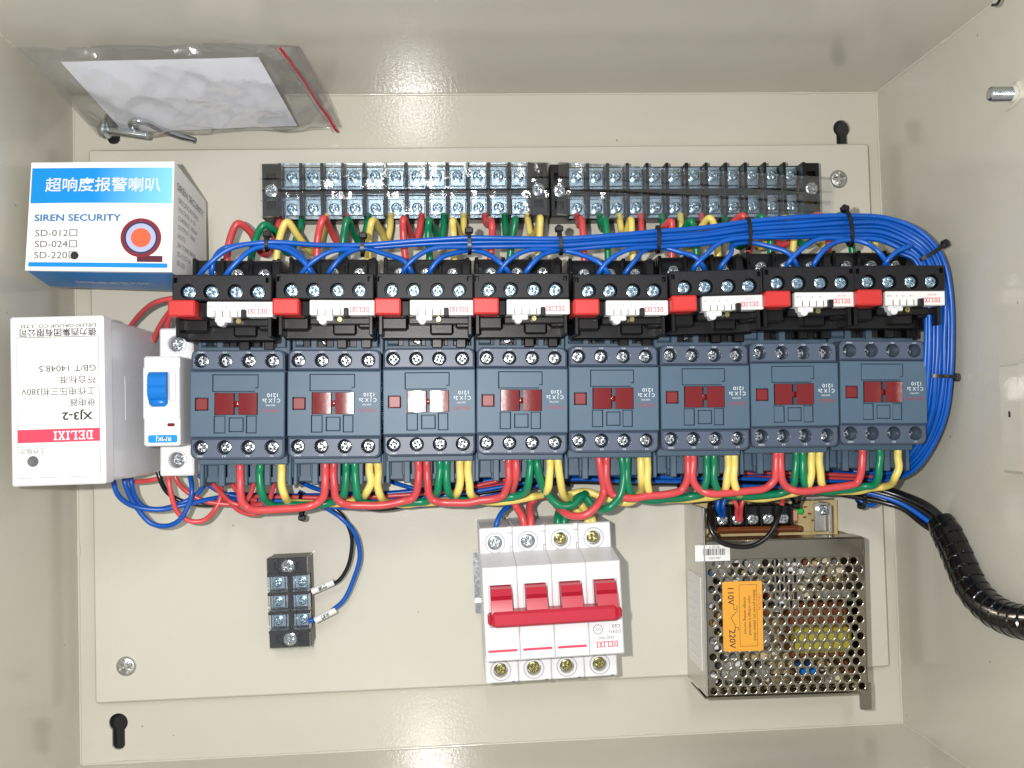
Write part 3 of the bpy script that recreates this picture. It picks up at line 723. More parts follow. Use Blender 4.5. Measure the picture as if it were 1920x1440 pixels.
# perforated cover
NX, NY = 16, 16; px_, py_ = 5.62, 4.66; r_ = 2.06
X0 = -45.6; Y0 = -42.2
def cells(b, nx, ny, px_, py_, r_, th, stag=True):
    for j in range(ny):
        off = (px_ / 2 if (j % 2 and stag) else 0)
        xs0 = 0
        if off: b.box(0, off - .001, j * py_, (j + 1) * py_, -th, 0); b.box(off + (nx - 1) * px_ + .001, nx * px_, j * py_, (j + 1) * py_, -th, 0)
        for i in range(nx - (1 if off else 0)):
            x0 = off + i * px_; y0 = j * py_; cx = x0 + px_ / 2; cy = y0 + py_ / 2; vs = []; n = 16
            for k in range(n):
                a = 2 * math.pi * k / n + math.pi / 4; ca_, sa_ = math.cos(a), math.sin(a)
                q = min((px_ / 2) / max(1e-6, abs(ca_)), (py_ / 2) / max(1e-6, abs(sa_)))
                vs.append((cx + ca_ * q, cy + sa_ * q, 0))
            vs2 = [(cx + r_ * math.cos(2 * math.pi * k / n + math.pi / 4), cy + r_ * math.sin(2 * math.pi * k / n + math.pi / 4)) for k in range(n)]
            corner = [(x0 + px_, y0 + py_, 0), (x0, y0 + py_, 0), (x0, y0, 0), (x0 + px_, y0, 0)]
            ang = [2 * math.pi * k / n + math.pi / 4 for k in range(n)]
            allv = vs + [(x, y, -.22) for x, y in vs2] + [(x, y, -th) for x, y in vs2] + corner + [(cx + (r_ + .32) * math.cos(a), cy + (r_ + .32) * math.sin(a), 0) for a in ang]
            fs = []
            for k in range(n):
                q = (k + 1) % n
                m0 = 3 * n + 4; fs.append((k, q, m0 + q, m0 + k)); fs.append((m0 + k, m0 + q, n + q, n + k)); fs.append((n + k, n + q, 2 * n + q, 2 * n + k))
            for k in range(4):   # corner fillers
                A = math.pi / 4 + k * math.pi / 2; best = sorted(range(n), key=lambda m: -(math.cos(2 * math.pi * m / n + math.pi / 4 - math.atan2(corner[k][1] - cy, corner[k][0] - cx))))[:2]
                best.sort()
                if best == [0, n - 1]: best = [n - 1, 0]
                fs.append((best[0], 3 * n + k, best[1]))
            b.add(allv, fs)
b = MB(); b.M = Matrix.Translation((X0, Y0, 40))
cells(b, NX, NY, px_, py_, r_, .9)
b.M = None
ytop = Y0 + NY * py_
b.box(X0, X0 + NX * px_, ytop + .01, 42.6, 39.1, 40, .2)                  # plain strip
b.box(X0 + NX * px_ + .01, X0 + NX * px_ + 1, Y0, 42.6, 1, 40, .3); b.box(X0, X0 + NX * px_, 42.6, 43.4, 26, 40, .3)
b.M = Matrix.Translation((X0, Y0, 40)) @ Matrix.Rotation(math.pi / 2 + .35, 4, 'X') @ Matrix.Translation((0, -2 * py_, 0))
cells(b, NX, 2, px_, py_, r_, .9)
b.M = None
b.box(X0, X0 + NX * px_, Y0 - 4.6, Y0 - 3.6, 1, 31.2, .2)
b.build('perforated_cover', M_nickel, t, sharp=40)
# what shows through the holes
b = MB(); b.box(-45, 44, -41, 61, 5, 6.6); b.box(-45, 32, 43, 61, 6.6, 9, .2); b.build('circuit_board', M_pcb, t)
b = MB(); b.box(7, 40, -23, -9, 7, 33, 2); b.build('transformer_tape', M_tape, t)
b = MB(); b.box(6, 41, -27.5, 4, 7, 26, 1.5); b.box(2, 12, 6, 18, 7, 24, 1); b.build('transformer_core', M_brown, t)
M_cap = mat('olive_grey_sleeve', (92, 94, 88), .3)
caps = [(-34, 26, 7, 28), (-14, 27, 6, 24), (-16, 12, 6, 30), (18, 24, 6.5, 26), (-30, -32, 7, 30), (-10, -34, 5, 26), (34, 24, 5, 24), (-12, -14, 6.5, 30), (-38, 8, 5, 20)]
for x, y, r, h in caps:
    b = MB(); b.cyl(x, y, 6.6, h, r, 18, .6); o = b.build('capacitor', M_cap, t)
    b = MB(); b.cyl(x, y, h, h + .15, r * .78, 18); b.build('capacitor_top', M_alu, o)
M_cer = mat('beige_ceramic', (206, 196, 170), .5, vary=.1, vscale=200)
rp = random.Random(3)
for q in range(84):
    x = rp.uniform(-43, 41); y = rp.uniform(-40, 33); h = rp.uniform(22, 37)
    if 4 < x < 41 and -29 < y < 6: continue
    b = MB(); w2 = rp.uniform(1.4, 3.2); b.box(x - w2, x + w2, y - w2 * .8, y + w2 * .8, 6.6, h, .6)
    b.build('component', rp.choice([M_cer, M_cer, M_pcb, M_alu, M_white, M_white, M_cap, M_brown]), t)
b = MB()
for k in range(6): b.box(-3 + k * 2.6, -1.8 + k * 2.6, 2, 32, 7, 28, .2)
b.box(22, 40, 8, 13, 7, 32, .5); b.build('heat_sink', M_alu, t)
for q in ((12, 26, -39, -33, 7, 22, 2), (-24, -17, 30, 33, 7, 32, 1.5), (-44, -36, 18, 26, 7, 27, 2)):
    b = MB(); b.box(*q); b.build('film_capacitor', M_sky, t)
for q in ((-29, -3, -8, 3, 7, 14, 1), (16, 30, 14, 22, 7, 18, 1), (-42, -20, -24, -16, 7, 16, 1)):
    b = MB(); b.box(*q); b.build('resistor', M_cer, t)
# terminal row
b = MB(); b.prism(rrect(-35.5, 11.5, 48.4, 60.4, 1.6), 8.8, 20, b=.8)
for k in range(6): b.box(-35 + k * 9 - .7, -35 + k * 9 + .7, 47.6, 60.6, 8, 23, .3)
b.build('terminal_row', M_blk_gl, t)
for k in range(5): scr(SCREW, -30.5 + k * 9, 52.2, 20.2, t)
b = MB(); b.box(-34, 16, 44.8, 48.2, 8.8, 24, .8); b.box(-34, 13, 45.8, 47.6, 23.5, 25.2, .6); b.build('terminal_guard', M_brown, t)
b = MB(); b.cyl(18.6, 55.6, 9, 15, 2.0, 16, .8); b.box(17, 21, 53.6, 55, 9, 11); b.build('status_lamp', M_grn, t)
b = MB(); b.box(12.2, 16.4, 50, 56.5, 9, 16, .5); b.build('trimmer', mat('salmon_plastic', (214, 150, 122), .4), t)
b = MB()
for x, y in ((22, 51), (25, 53), (17, 48), (22.5, 57), (13, 47), (27, 49)): b.box(x, x + 1.8, y, y + .9, 9, 9.8)
b.cyl(17, 46.2, 9, 9.1, 1.6, 14); b.build('small_component', M_brown, t)
scr(SCREW, 28.5, 57, 21.4, t)
b = MB(); b.cyl(-41.5, 46, 9, 24, 2.2, 14, .4); b.cyl(-41.5, 49.5, 9, 20, 1.6, 14, .4); b.build('spacer', M_pcb, t)
# labels
lx0, ly0 = LP(1358, 1224, c, 48.6); lx1, ly1 = LP(1428, 1090, c, 48.6); zl = 40.35
b = MB(); b.prism(rrect(lx0, lx1, ly0, ly1, 1.2), 40.05, 40.3); b.build('voltage_label', M_orange, t)
w_ = lx1 - lx0; h_ = ly1 - ly0; R90 = (0, 0, -math.pi / 2)
text('110V', 4.9, M_ink, (lx0 + w_ * .2, ly0 + h_ * .80, zl), t, rot=R90, bold=.008); text('220V', 4.9, M_ink, (lx0 + w_ * .22, ly0 + h_ * .18, zl), t, rot=R90, bold=.008)
b = MB()
def seg(x0, y0, x1, y1, w=.28):
    a = Vector((x0, y0)); e = Vector((x1, y1)); d = (e - a).normalized(); n = Vector((-d.y, d.x)) * w / 2
    b.add([(*(a + n), zl), (*(a - n), zl), (*(e - n), zl), (*(e + n), zl)], [(0, 1, 2, 3)])
X = lambda u: lx0 + w_ * u
Y = lambda v: ly0 + h_ * v
for q in ((.28, .68, .28, .60), (.28, .60, .36, .60), (.36, .60, .36, .66), (.2, .48, .36, .58), (.2, .48, .3, .38), (.3, .38, .3, .30), (.3, .34, .38, .34), (.38, .34, .38, .30)): seg(X(q[0]), Y(q[1]), X(q[2]), Y(q[3]))
for q in ((.42, .07, .42, .95), (.42, .95, .86, .95), (.86, .95, .86, .07), (.86, .07, .42, .07)): seg(X(q[0]), Y(q[1]), X(q[2]), Y(q[3]), .2)
b.build('printed_diagram', M_ink, t)
for u, sx in ((.8, 'Before power on, please check'), (.68, 'input voltage is selected'), (.56, 'voltage setting correct')): text(sx, 2.25, M_ink, (X(u), Y(.51), zl + .02), t, rot=R90)
text('CAUTION', 2.0, M_inkr, (X(.92), Y(.7), zl + .02), t, rot=R90)
sx0, sy0 = LP(1316, 1055, c, 49); sx1, sy1 = LP(1367, 1023, c, 49)
b = MB(); b.prism(rect(sx0 - 4, sx1, sy0, sy1), 40.3, 40.5, bottom=True); b.box(-47.6, -47.3, sy0, sy1, 33, 40.4); b.build('barcode_sticker', M_white2, t)
b = MB()
x = sx0 + .4
while x < sx1 - 2.6:
    w1 = random.choice((.25, .25, .5, .7)); b.box(x, x + w1, sy0 + 3.2, sy0 + 6.8, 40.4, 40.56); x += w1 + random.choice((.3, .3, .5))
b.build('barcode', M_ink, t)
text('S-35-24', 1.9, M_ink2, ((sx0 + sx1) / 2 - 1, sy1 - 1.3, 40.56), t, rot=(0, 0, 0)); text('A201907', 1.9, M_ink2, ((sx0 + sx1) / 2 - 1, sy0 + 1.5, 40.56), t, rot=(0, 0, 0))
# hold-down clip at the lower right corner
q0 = LP(1626, 1305, c, 34)
b = MB(); b.box(q0[0] - 3.2, q0[0] + 3.2, q0[1] - 7, q0[1] + 8, 24, 26.4, .4); b.box(q0[0] - 3.2, q0[0] + 3.2, q0[1] + 4, q0[1] + 6.5, 1, 25, .4); b.build('fixing_lug', M_steel, t)

# ------------------------------------------------------------------ siren carton
t = thing('siren_carton', 'white and blue siren carton leaning at the upper left of the plate', 'carton')
FQ = {k: P(*v) for k, v in dict(TL=(59, 305, 77), TR=(327, 303, 79), BR=(322, 510, 88), BL=(47, 507, 86)).items()}
BQ = {k: P(*v) for k, v in dict(TL=(116, 368, 28), TR=(386, 378, 25), BR=(388, 548, 34), BL=(92, 538, 40)).items()}
def bil(q, u, v): return q['BL'].lerp(q['BR'], u).lerp(q['TL'].lerp(q['TR'], u), v)
RQ = dict(BL=FQ['BR'], BR=BQ['BR'], TL=FQ['TR'], TR=BQ['TR'])
LQ = dict(BL=BQ['BL'], BR=BQ['BR'], TL=FQ['BL'], TR=FQ['BR'])
TQ = dict(BL=FQ['TL'], BR=FQ['TR'], TL=BQ['TL'], TR=BQ['TR'])
SQ = dict(BL=BQ['BL'], BR=FQ['BL'], TL=BQ['TL'], TR=FQ['TL'])
def sheet(b, q, u0, u1, v0, v1, off, n=8, bulge=1.0):
    nn = (q['BR'] - q['BL']).cross(q['TL'] - q['BL']).normalized(); vs = []
    for j in range(n + 1):
        for i in range(n + 1):
            u = u0 + (u1 - u0) * i / n; v = v0 + (v1 - v0) * j / n
            vs.append(bil(q, u, v) + nn * (off + bulge * (1 - (2 * u - 1) ** 2) * (1 - (2 * v - 1) ** 2)))
    b.add(vs, [(j * (n + 1) + i, j * (n + 1) + i + 1, (j + 1) * (n + 1) + i + 1, (j + 1) * (n + 1) + i) for j in range(n) for i in range(n)])
b = MB()
for q in (FQ, RQ, LQ, TQ, SQ): sheet(b, q, 0, 1, 0, 1, 0)
bk = dict(BL=BQ['BR'], BR=BQ['BL'], TL=BQ['TR'], TR=BQ['TL']); sheet(b, bk, 0, 1, 0, 1, 0)
b.build('carton', M_card, t, sharp=40)
def on(q, name, m, u0, u1, v0, v1, off=.12):
    b = MB(); sheet(b, q, u0, u1, v0, v1, off); b.build(name, m, t)
def gradient_print():
    m = mat('cyan_gradient_print', (0, 136, 214), .35); n = m.node_tree.nodes; L = m.node_tree.links
    tc = n.new('ShaderNodeTexCoord'); sp = n.new('ShaderNodeSeparateXYZ'); L.new(tc.outputs['Generated'], sp.inputs[0])
    r = n.new('ShaderNodeValToRGB'); e = r.color_ramp.elements
    e[0].position = .45; e[0].color = (*lin((0, 140, 220)), 1); e[1].position = 1.0; e[1].color = (*lin((130, 208, 240)), 1)
    L.new(sp.outputs[0], r.inputs[0]); L.new(r.outputs[0], n['Principled BSDF'].inputs['Base Color']); return m
on(FQ, 'blue_band', gradient_print(), .01, .99, .615, .945); on(FQ, 'blue_stripe', M_cyan, .02, .97, .035, .075)
on(LQ, 'blue_end_panel', M_cyan, .01, .99, .05, .96)
def disc(q, name, m, u, v, r0, r1, off):
    W = (q['BR'] - q['BL']).length; H = (q['TL'] - q['BL']).length; nn = (q['BR'] - q['BL']).cross(q['TL'] - q['BL']).normalized()
    b = MB(); vs = []; n = 40
    for r in (r0, r1):
        for k in range(n):
            a = 2 * math.pi * k / n; uu = u + r * math.cos(a) / W; vv = v + r * math.sin(a) / H
            vs.append(bil(q, uu, vv) + nn * (off + (1 - (2 * uu - 1) ** 2) * (1 - (2 * vv - 1) ** 2)))
    b.add(vs, [(k, n + k, n + (k + 1) % n, (k + 1) % n) for k in range(n)]); b.build(name, m, t)
def flow(q, s, size, m, u, v, rx=1.0, align='LEFT', bold=0.0, off=.3):
    W = (q['BR'] - q['BL']).length; H = (q['TL'] - q['BL']).length
    me = text_mesh(s, size, m, align=align, bold=bold, wide=rx).copy(); me.name = 'lettering'
    nn = (q['BR'] - q['BL']).cross(q['TL'] - q['BL']).normalized()
    for vtx in me.vertices:
        uu = u + vtx.co.x / S / W; vv = v + vtx.co.y / S / H
        vtx.co = (bil(q, uu, vv) + nn * (off + (1 - (2 * uu - 1) ** 2) * (1 - (2 * vv - 1) ** 2))) * S
    me.update(); return link('lettering', me, t)
flow(FQ, '超响度报警喇叭', 8.0, M_inkw, .51, .775, align='CENTER', bold=.014, off=.3, rx=1.03)
flow(FQ, 'SIREN SECURITY', 4.9, M_inkb, .045, .475, 1.2, bold=.02)
flow(FQ, 'SD-012□', 4.9, M_ink2, .055, .335, 1.12); flow(FQ, 'SD-024□', 4.9, M_ink2, .055, .235, 1.12); flow(FQ, 'SD-220□', 4.9, M_ink2, .055, .135, 1.12)
disc(FQ, 'pen_mark', M_ink, .335, .135, .01, 2.0, .35)
flow(LQ, '超响度报警喇叭', 6.0, M_inkw, .5, .5, align='CENTER', bold=.02)
disc(FQ, 'printed_siren_rim', mat('dark_red_print', (128, 24, 44), .45), .785, .30, 8.3, 10.0, .25)
disc(FQ, 'printed_siren_shadow', mat('navy_print', (44, 40, 78), .45), .785, .30, 7.3, 8.28, .25)
disc(FQ, 'printed_siren_dish', mat('lilac_print', (170, 178, 214), .45), .785, .30, 4.9, 7.28, .25)
disc(FQ, 'printed_siren_centre', mat('coral_print', (230, 96, 60), .45), .785, .30, .01, 4.88, .25)
b = MB(); q = FQ; sheet(b, q, .76, .935, .085, .14, .2); b.build('printed_siren_foot', mat('maroon_print', (86, 20, 40), .45), t)
M_ink4 = mat('pale_grey_ink', (140, 142, 150), 0.6)
flow(RQ, 'SIREN SECURITY', 6.0, M_ink4, .07, .80, 1.0, bold=.01)
for k, sx in enumerate(('SPECIFICATIONS', 'VOLTAGE: 6-12V', 'CURRENT: 300mA', 'OUTPUT: 120dB', 'NOTE:', 'SIX TONE SIREN', 'SD-12 SD-24', 'SD-220')): flow(RQ, sx, 3.6 if k else 4.2, M_ink4, .1, .68 - k * .082, 1.0)

# ------------------------------------------------------------------ zip bag with papers and fittings
Q = dict(TL=P(26, 90, 97), TR=P(560, 80, 74), BL=P(188, 258, 20), BR=P(641, 240, 14))
def wrinkle(u, v, s):
    w = 0
    for a, c, p, g in ((7, 2.5, 0, 1.5), (12, -6, 1.7, 1.0), (5, 11, 3.1, .9), (19, 9, .6, .55), (27, -14, 2.2, .4)):
        w += g * (1 - 2 * abs(math.sin(a * u + c * v + p * s + .5 * math.sin(4 * v + 3 * u)))) * (.4 + .6 * abs(math.sin(2.3 * u * (1 + p) + s)))
    return w * .55
def bagsheet(name, m, parent, off, bulge, seed, u0=0, u1=1, v0=0, v1=1, nx=110, ny=40, amp=1.0, edge=True):
    nn = (Q['BR'] - Q['BL']).cross(Q['TL'] - Q['BL']).normalized(); vs = []
    for j in range(ny + 1):
        for i in range(nx + 1):
            u = u0 + (u1 - u0) * i / nx; v = v0 + (v1 - v0) * j / ny
            e = (1 - (2 * u - 1) ** 6) * (1 - (2 * v - 1) ** 4) if edge else 1
            p = bil(Q, u, v) + nn * (off * max(e, .05) + bulge * e + amp * wrinkle(u, v, seed) * (.35 + .65 * e))
            p += Vector((0, .0, 1)) * (.9 * math.sin(19 * u + seed) * (v > .97 or v < .03))
            p.y = min(p.y, EH - .6); p.z = max(p.z, 1.0); p.x = max(p.x, .7); vs.append(p)
    b = MB(); n = nx + 1
    b.add(vs, [(j * n + i, j * n + i + 1, (j + 1) * n + i + 1, (j + 1) * n + i) for j in range(ny) for i in range(nx)])
    return b.build(name, m, parent, sharp=22)
t = thing('zip_bag', 'clear zip bag with a red seal line, leaning in the upper left corner', 'plastic bag')
bagsheet('film', M_film, t, 2.5, 7.0, .3, amp=2.0); bagsheet('film', M_film, t, -2.5, -2.5, 1.9)
nn = (Q['BR'] - Q['BL']).cross(Q['TL'] - Q['BL']).normalized()
b = MB(); b.tube([bil(Q, .93 + .05 * (1 - v / 20), v / 20) + nn * (2.6 + 1.2 * wrinkle(.953, v / 20, .3)) for v in range(21)], .75, 6); b.build('seal_line', mat('red_seal_strip', (196, 26, 56), .4), t)
b = MB(); b.tube([bil(Q, .91 + .05 * (1 - v / 20), v / 20) + nn * (2.4 + wrinkle(.935, v / 20, .3)) for v in range(21)], .5, 6); b.build('seal_ridge', M_film, t)
pq = bagsheet('folded_paper', M_paper, None, 1.0, 1.6, 2.2, .125, .83, .10, .90, 40, 16, .14, edge=False)
tag(pq, 'folded white sheets of paper inside the clear zip bag', 'paper')
b = MB(); bagp = lambda u, v, o: bil(Q, u, v) + nn * o
o1 = bagp(.075, .17, 4)
b.M = Matrix.Translation(o1) @ Matrix.Rotation(math.radians(78), 4, 'Y') @ Matrix.Rotation(.2, 4, 'X')
b.lathe([(.01, -4.5), (2.6, -4), (4.6, -2), (5.2, 0), (4.7, 1.2), (2.3, 1.6), (2.3, 24), (1.8, 25), (.01, 25)], 0, 0, 20)
o = b.build('coach_bolt', M_zinc, None); tag(o, 'round headed steel bolt lying at the lower left corner of the zip bag', 'bolt')
b = MB(); pts = [bagp(.205, .20, 6.6), bagp(.20, .27, 6.8), bagp(.225, .315, 6.8), bagp(.26, .30, 6.8), bagp(.29, .22, 6.8), bagp(.335, .12, 6.6), bagp(.385, .03, 5.6)]
b.tube(spline(pts, 8), 1.8, 12); o = b.build('bent_hook', M_zinc, None); tag(o, 'bent steel hook lying against the paper inside the zip bag', 'hook')
#@@WIRES
# ------------------------------------------------------------------ wires
def wire(name, m, r, pts, label, group=None, n=9, seg=9):
    """pts: (pixel x, pixel y, height) traced on the photograph, turned into points of the place"""
    k = len(pts) - 1
    pts = [(x + (random.gauss(0, .9) if 1 < i < k - 1 else 0), y + (random.gauss(0, .9) if 1 < i < k - 1 else 0), z) for i, (x, y, z) in enumerate(pts)]
    b = MB(); b.tube(spline([P(*p) for p in pts], n), r, seg)
    o = b.build(name, m, None, sharp=70); return tag(o, label, 'wire', group)
COL = {'red': W_red, 'green': W_green, 'yellow': W_yellow}
# feeds from the terminal strips down to the overload relays
TOP = [
 dict(red=[(424, 490), (430, 452), (447, 420), (468, 434), (486, 468), (502, 476), (516, 440), (526, 404)],
      green=[(470, 492), (478, 450), (496, 421), (514, 434), (532, 466), (544, 474), (557, 446), (568, 402)],
      yellow=[(517, 492), (522, 452), (538, 415), (556, 440), (576, 468), (589, 474), (602, 446), (612, 402)]),
 dict(red=[(594, 498), (596, 445), (607, 411), (622, 433), (635, 457), (644, 438), (650, 402)],
      green=[(640, 498), (644, 450), (652, 412), (664, 438), (677, 460), (687, 430), (691, 402)],
      yellow=[(690, 496), (691, 444), (698, 414), (713, 433), (725, 452), (731, 427), (733, 402)]),
 dict(red=[(761, 496), (756, 436), (755, 411), (768, 433), (779, 454), (787, 430), (791, 402)],
      green=[(807, 493), (802, 436), (803, 414), (815, 432), (825, 454), (831, 430), (833, 402)],
      yellow=[(852, 492), (850, 436), (850, 414), (858, 430), (863, 442), (868, 426), (870, 402)]),
 dict(red=[(919, 496), (923, 446), (924, 420), (919, 412), (916, 424), (912, 420), (909, 402)],
      green=[(954, 496), (960, 455), (966, 412), (958, 430), (951, 445), (948, 425), (946, 402)],
      yellow=[(1010, 496), (1012, 446), (1012, 410), (1004, 435), (996, 444), (991, 425), (988, 402)]),
 dict(red=[(1095, 490), (1093, 442), (1090, 411), (1086, 422), (1083, 415), (1081, 402)],
      green=[(1141, 490), (1138, 442), (1135, 412), (1132, 430), (1127, 424), (1123, 402)],
      yellow=[(1187, 490), (1184, 442), (1181, 411), (1174, 438), (1166, 436), (1160, 402)]),
 dict(red=[(1259, 490), (1259, 444), (1256, 415), (1245, 428), (1232, 455), (1219, 467), (1206, 450), (1200, 402)],
      green=[(1306, 490), (1303, 440), (1296, 414), (1284, 427), (1269, 457), (1256, 462), (1246, 436), (1240, 402)],
      yellow=[(1347, 486), (1343, 434), (1331, 409), (1316, 424), (1296, 462), (1284, 462), (1277, 436), (1275, 402)]),
 dict(red=[(1402, 486), (1407, 430), (1391, 403), (1374, 420), (1346, 458), (1329, 454), (1319, 430), (1316, 402)],
      green=[(1444, 482), (1442, 430), (1428, 406), (1415, 424), (1390, 462), (1372, 452), (1362, 430), (1358, 402)],
      yellow=[(1486, 482), (1487, 434), (1470, 410), (1449, 427), (1428, 462), (1412, 454), (1402, 430), (1398, 402)]),
 dict(red=[(1553, 484), (1554, 432), (1532, 404), (1512, 416), (1472, 458), (1452, 450), (1440, 428), (1432, 400)],
      green=[(1598, 478), (1592, 430), (1575, 404), (1552, 424), (1512, 460), (1492, 448), (1480, 428), (1472, 400)],
      yellow=[(1642, 478), (1636, 430), (1620, 408), (1588, 438), (1552, 462), (1530, 448), (1518, 428), (1508, 400)])]
for k, d in enumerate(TOP):
    for col, pts in d.items():
        n = len(pts); q = []
        for i, (x, y) in enumerate(pts):
            u = i / (n - 1); z = (52, 54, 56, 50, 40, 30, 26, 22)[min(7, int(u * 7 + .5))]
            q.append((x + random.uniform(-1, 1), y, z))
        wire('power_wire', COL[col], 1.95, q, f'{col} wire looping from the {ORD[k]} overload relay from the left up to its terminal strip')
# loops from contactor to contactor
LEG = [(449, 487, 527), (611, 650, 694), (785, 825, 863), (955, 994, 1032), (1122, 1164, 1201), (1291, 1326, 1366), (1457, 1494, 1523), (1618, 1650, 1685)]
LEG2 = [(449, 487, 527), (625, 664, 707), (799, 836, 877), (967, 1006, 1046), (1136, 1175, 1212), (1298, 1337, 1376), (1463, 1504, 1536), (1618, 1650, 1685)]
YT = [866, 862, 858, 855, 851, 846, 838, 836]
YB = {0: [957, 948, 944], 1: [947, 945, 944], 2: [943, 938, 940], 4: [932, 938, 936], 5: [924, 931, 934], 6: [919, 922, 921]}
ZB = (66, 58, 50)
for k in (0, 1, 2, 4, 5, 6):
    for j, col in enumerate(('red', 'green', 'yellow')):
        xa = LEG2[k][j]; xb = LEG[k + 1][j]; yb = YB[k][j]; z = ZB[j]; ya = YT[k]; yb2 = YT[k + 1]
        dy = (YB[min(k + 1, 6)][j] - yb) * .4 if k + 1 in YB else -4
        w = xb - xa
        xm = (xa + xb) / 2
        xl = xa + 1; xr = xb - 1
        pts = [(xl, ya - 22, 56), (xl, ya + 4, 67), (xl, yb - 58, 67), (xl + .5, yb - 34, 67), (xl + 4, yb - 17, 66), (xl + 13, yb - 5, (z + 64) / 2), (xl + 30, yb, z), (xl + 54, yb + .5, z),
               (xm, yb + dy * .4, z), (xr - 52, yb - 1 + dy, z), (xr - 29, yb - 4 + dy, z), (xr - 13, yb - 10 + dy, (z + 64) / 2), (xr - 4, yb - 23 + dy, 66), (xr - .5, yb - 40 + dy, 67), (xr, yb - 62 + dy, 67), (xr, yb2 + 4, 67), (xr, yb2 - 22, 56)]
        wire('jumper_wire', COL[col], 2.1, pts, f'thick {col} jumper wire looping under from the {ORD[k]} contactor to the {ORD[k + 1]} one')
F = 'the foot of the fourth contactor to the red-handled breaker'
wire('feed_wire', W_red, 2.1, [(967, 836, 56), (967, 858, 67), (966, 895, 67), (960, 922, 56), (966, 946, 46), (980, 972, 50), (984, 998, 50)], 'left one of two red feed wires reaching the top of the breaker')
wire('feed_wire', W_red, 2.1, [(1045, 944, 52), (1030, 932, 46), (1008, 930, 42), (996, 946, 42), (995, 970, 48), (996, 998, 50)], 'right one of two red feed wires reaching the top of the breaker')
wire('feed_wire', W_red, 2.1, [(1121, 829, 56), (1122, 852, 67), (1128, 892, 67), (1131, 922, 64), (1119, 950, 68), (1095, 966, 68), (1068, 966, 64), (1048, 952, 56), (1036, 936, 48)], 'red feed wire swinging in a wide bow below the fifth contactor')
wire('feed_wire', W_green, 2.2, [(1005, 838, 56), (1006, 860, 67), (1010, 894, 67), (1028, 928, 60), (1052, 948, 60), (1076, 947, 60), (1089, 932, 58), (1098, 926, 54)], 'green feed wire dipping from the fourth contactor into the tangle above the breaker')
wire('feed_wire', W_green, 2.2, [(1164, 829, 56), (1165, 852, 67), (1168, 895, 67), (1162, 932, 67), (1142, 955, 67), (1116, 950, 58), (1094, 930, 54), (1078, 936, 48)], 'green feed wire curling left from the fifth contactor into the tangle above the breaker')
wire('feed_wire', W_green, 2.2, [(1062, 944, 46), (1050, 956, 46), (1046, 974, 50), (1046, 998, 50)], 'left one of the two short green ends entering the top of the breaker')
wire('feed_wire', W_green, 2.2, [(1072, 940, 44), (1062, 956, 46), (1058, 974, 50), (1057, 998, 50)], 'right one of the two short green ends entering the top of the breaker')
wire('feed_wire', W_yellow, 2.1, [(1045, 830, 56), (1045, 852, 67), (1049, 892, 67), (1059, 930, 56), (1072, 934, 46), (1092, 950, 46), (1101, 968, 50), (1102, 994, 50)], 'yellow feed wire running from the fourth contactor down to the breaker')
wire('feed_wire', W_yellow, 2.1, [(1201, 828, 56), (1201, 852, 67), (1203, 895, 67), (1198, 925, 56), (1180, 942, 50), (1140, 934, 48), (1100, 922, 46), (1076, 924, 46), (1062, 932, 44), (1084, 960, 42), (1110, 972, 50), (1112, 994, 50)], 'yellow feed wire looping back from the fifth contactor over to the breaker')
wire('control_wire', W_blue, 1.4, [(985, 930, 34), (962, 944, 40), (942, 958, 46), (932, 978, 50), (929, 996, 50)], 'blue wire entering the top left pole of the red-handled breaker')

# blue control bundle
LANE = [(500, 451, 88), (600, 455, 88), (680, 456, 89), (780, 449, 89), (880, 444, 90), (960, 443, 90), (1050, 442, 90), (1140, 437, 90), (1232, 430, 89), (1320, 424, 88), (1400, 413, 88), (1500, 405, 88), (1592, 400, 86),
        (1660, 404, 84), (1712, 424, 86), (1750, 452, 88), (1774, 494, 88), (1786, 560, 87), (1788, 640, 86), (1784, 710, 84), (1774, 780, 79), (1752, 838, 70), (1716, 884, 58), (1672, 902, 44), (1600, 902, 30), (1500, 896, 28), (1400, 896, 28)]
LN = spline([Vector(p) for p in LANE], 1)
def lane(i, off, zo):
    a = Vector(LANE[max(i - 1, 0)]); c = Vector(LANE[min(i + 1, len(LANE) - 1)]); d = (c - a); d.z = 0; d.normalize()
    p = LANE[i]; return (p[0] - d.y * off, p[1] + d.x * off, p[2] + zo)
CX = [(x0 + x1) / 2 for x0, x1, _, _ in REL]
RYT = [517, 513, 512, 512, 514, 502, 497, 495]
TIE = [(500, 455), (680, 461), (880, 455), (1050, 452), (1232, 443), (1400, 430), (1592, 424)]
for k in range(8):
    cx = CX[k]; ye = RYT[k] + 3
    first = next(i for i, p in enumerate(LANE) if p[0] > cx + 60)
    first = min(first, 14) if k < 7 else 14
    pts = [(cx - 44, ye + 6, 88), (cx - 42, ye - 4, 92), (cx - 24, ye - 26, 94)]
    if k < 7: pts.append((cx + 14, (ye - 26 + LANE[first][1] + k * 6) / 2 - 6, 93))
    else: pts = [(cx - 30, ye + 6, 88), (cx - 28, ye - 4, 92), (cx - 8, ye - 26, 94), (cx + 20, ye - 36, 92)]
    for i in range(first, len(LANE)):
        sp = 7.4 if i < 15 else 6.8
        pts.append(lane(i, k * sp + 3 + random.uniform(-1, 1), (1.0, -1.2, .6, -1)[k % 4] + random.uniform(-.4, .4)))
    wire('control_wire', W_blue, 1.32, pts, f'long blue wire rising from the {ORD[k]} overload relay from the left into the bundle', n=7, seg=8)
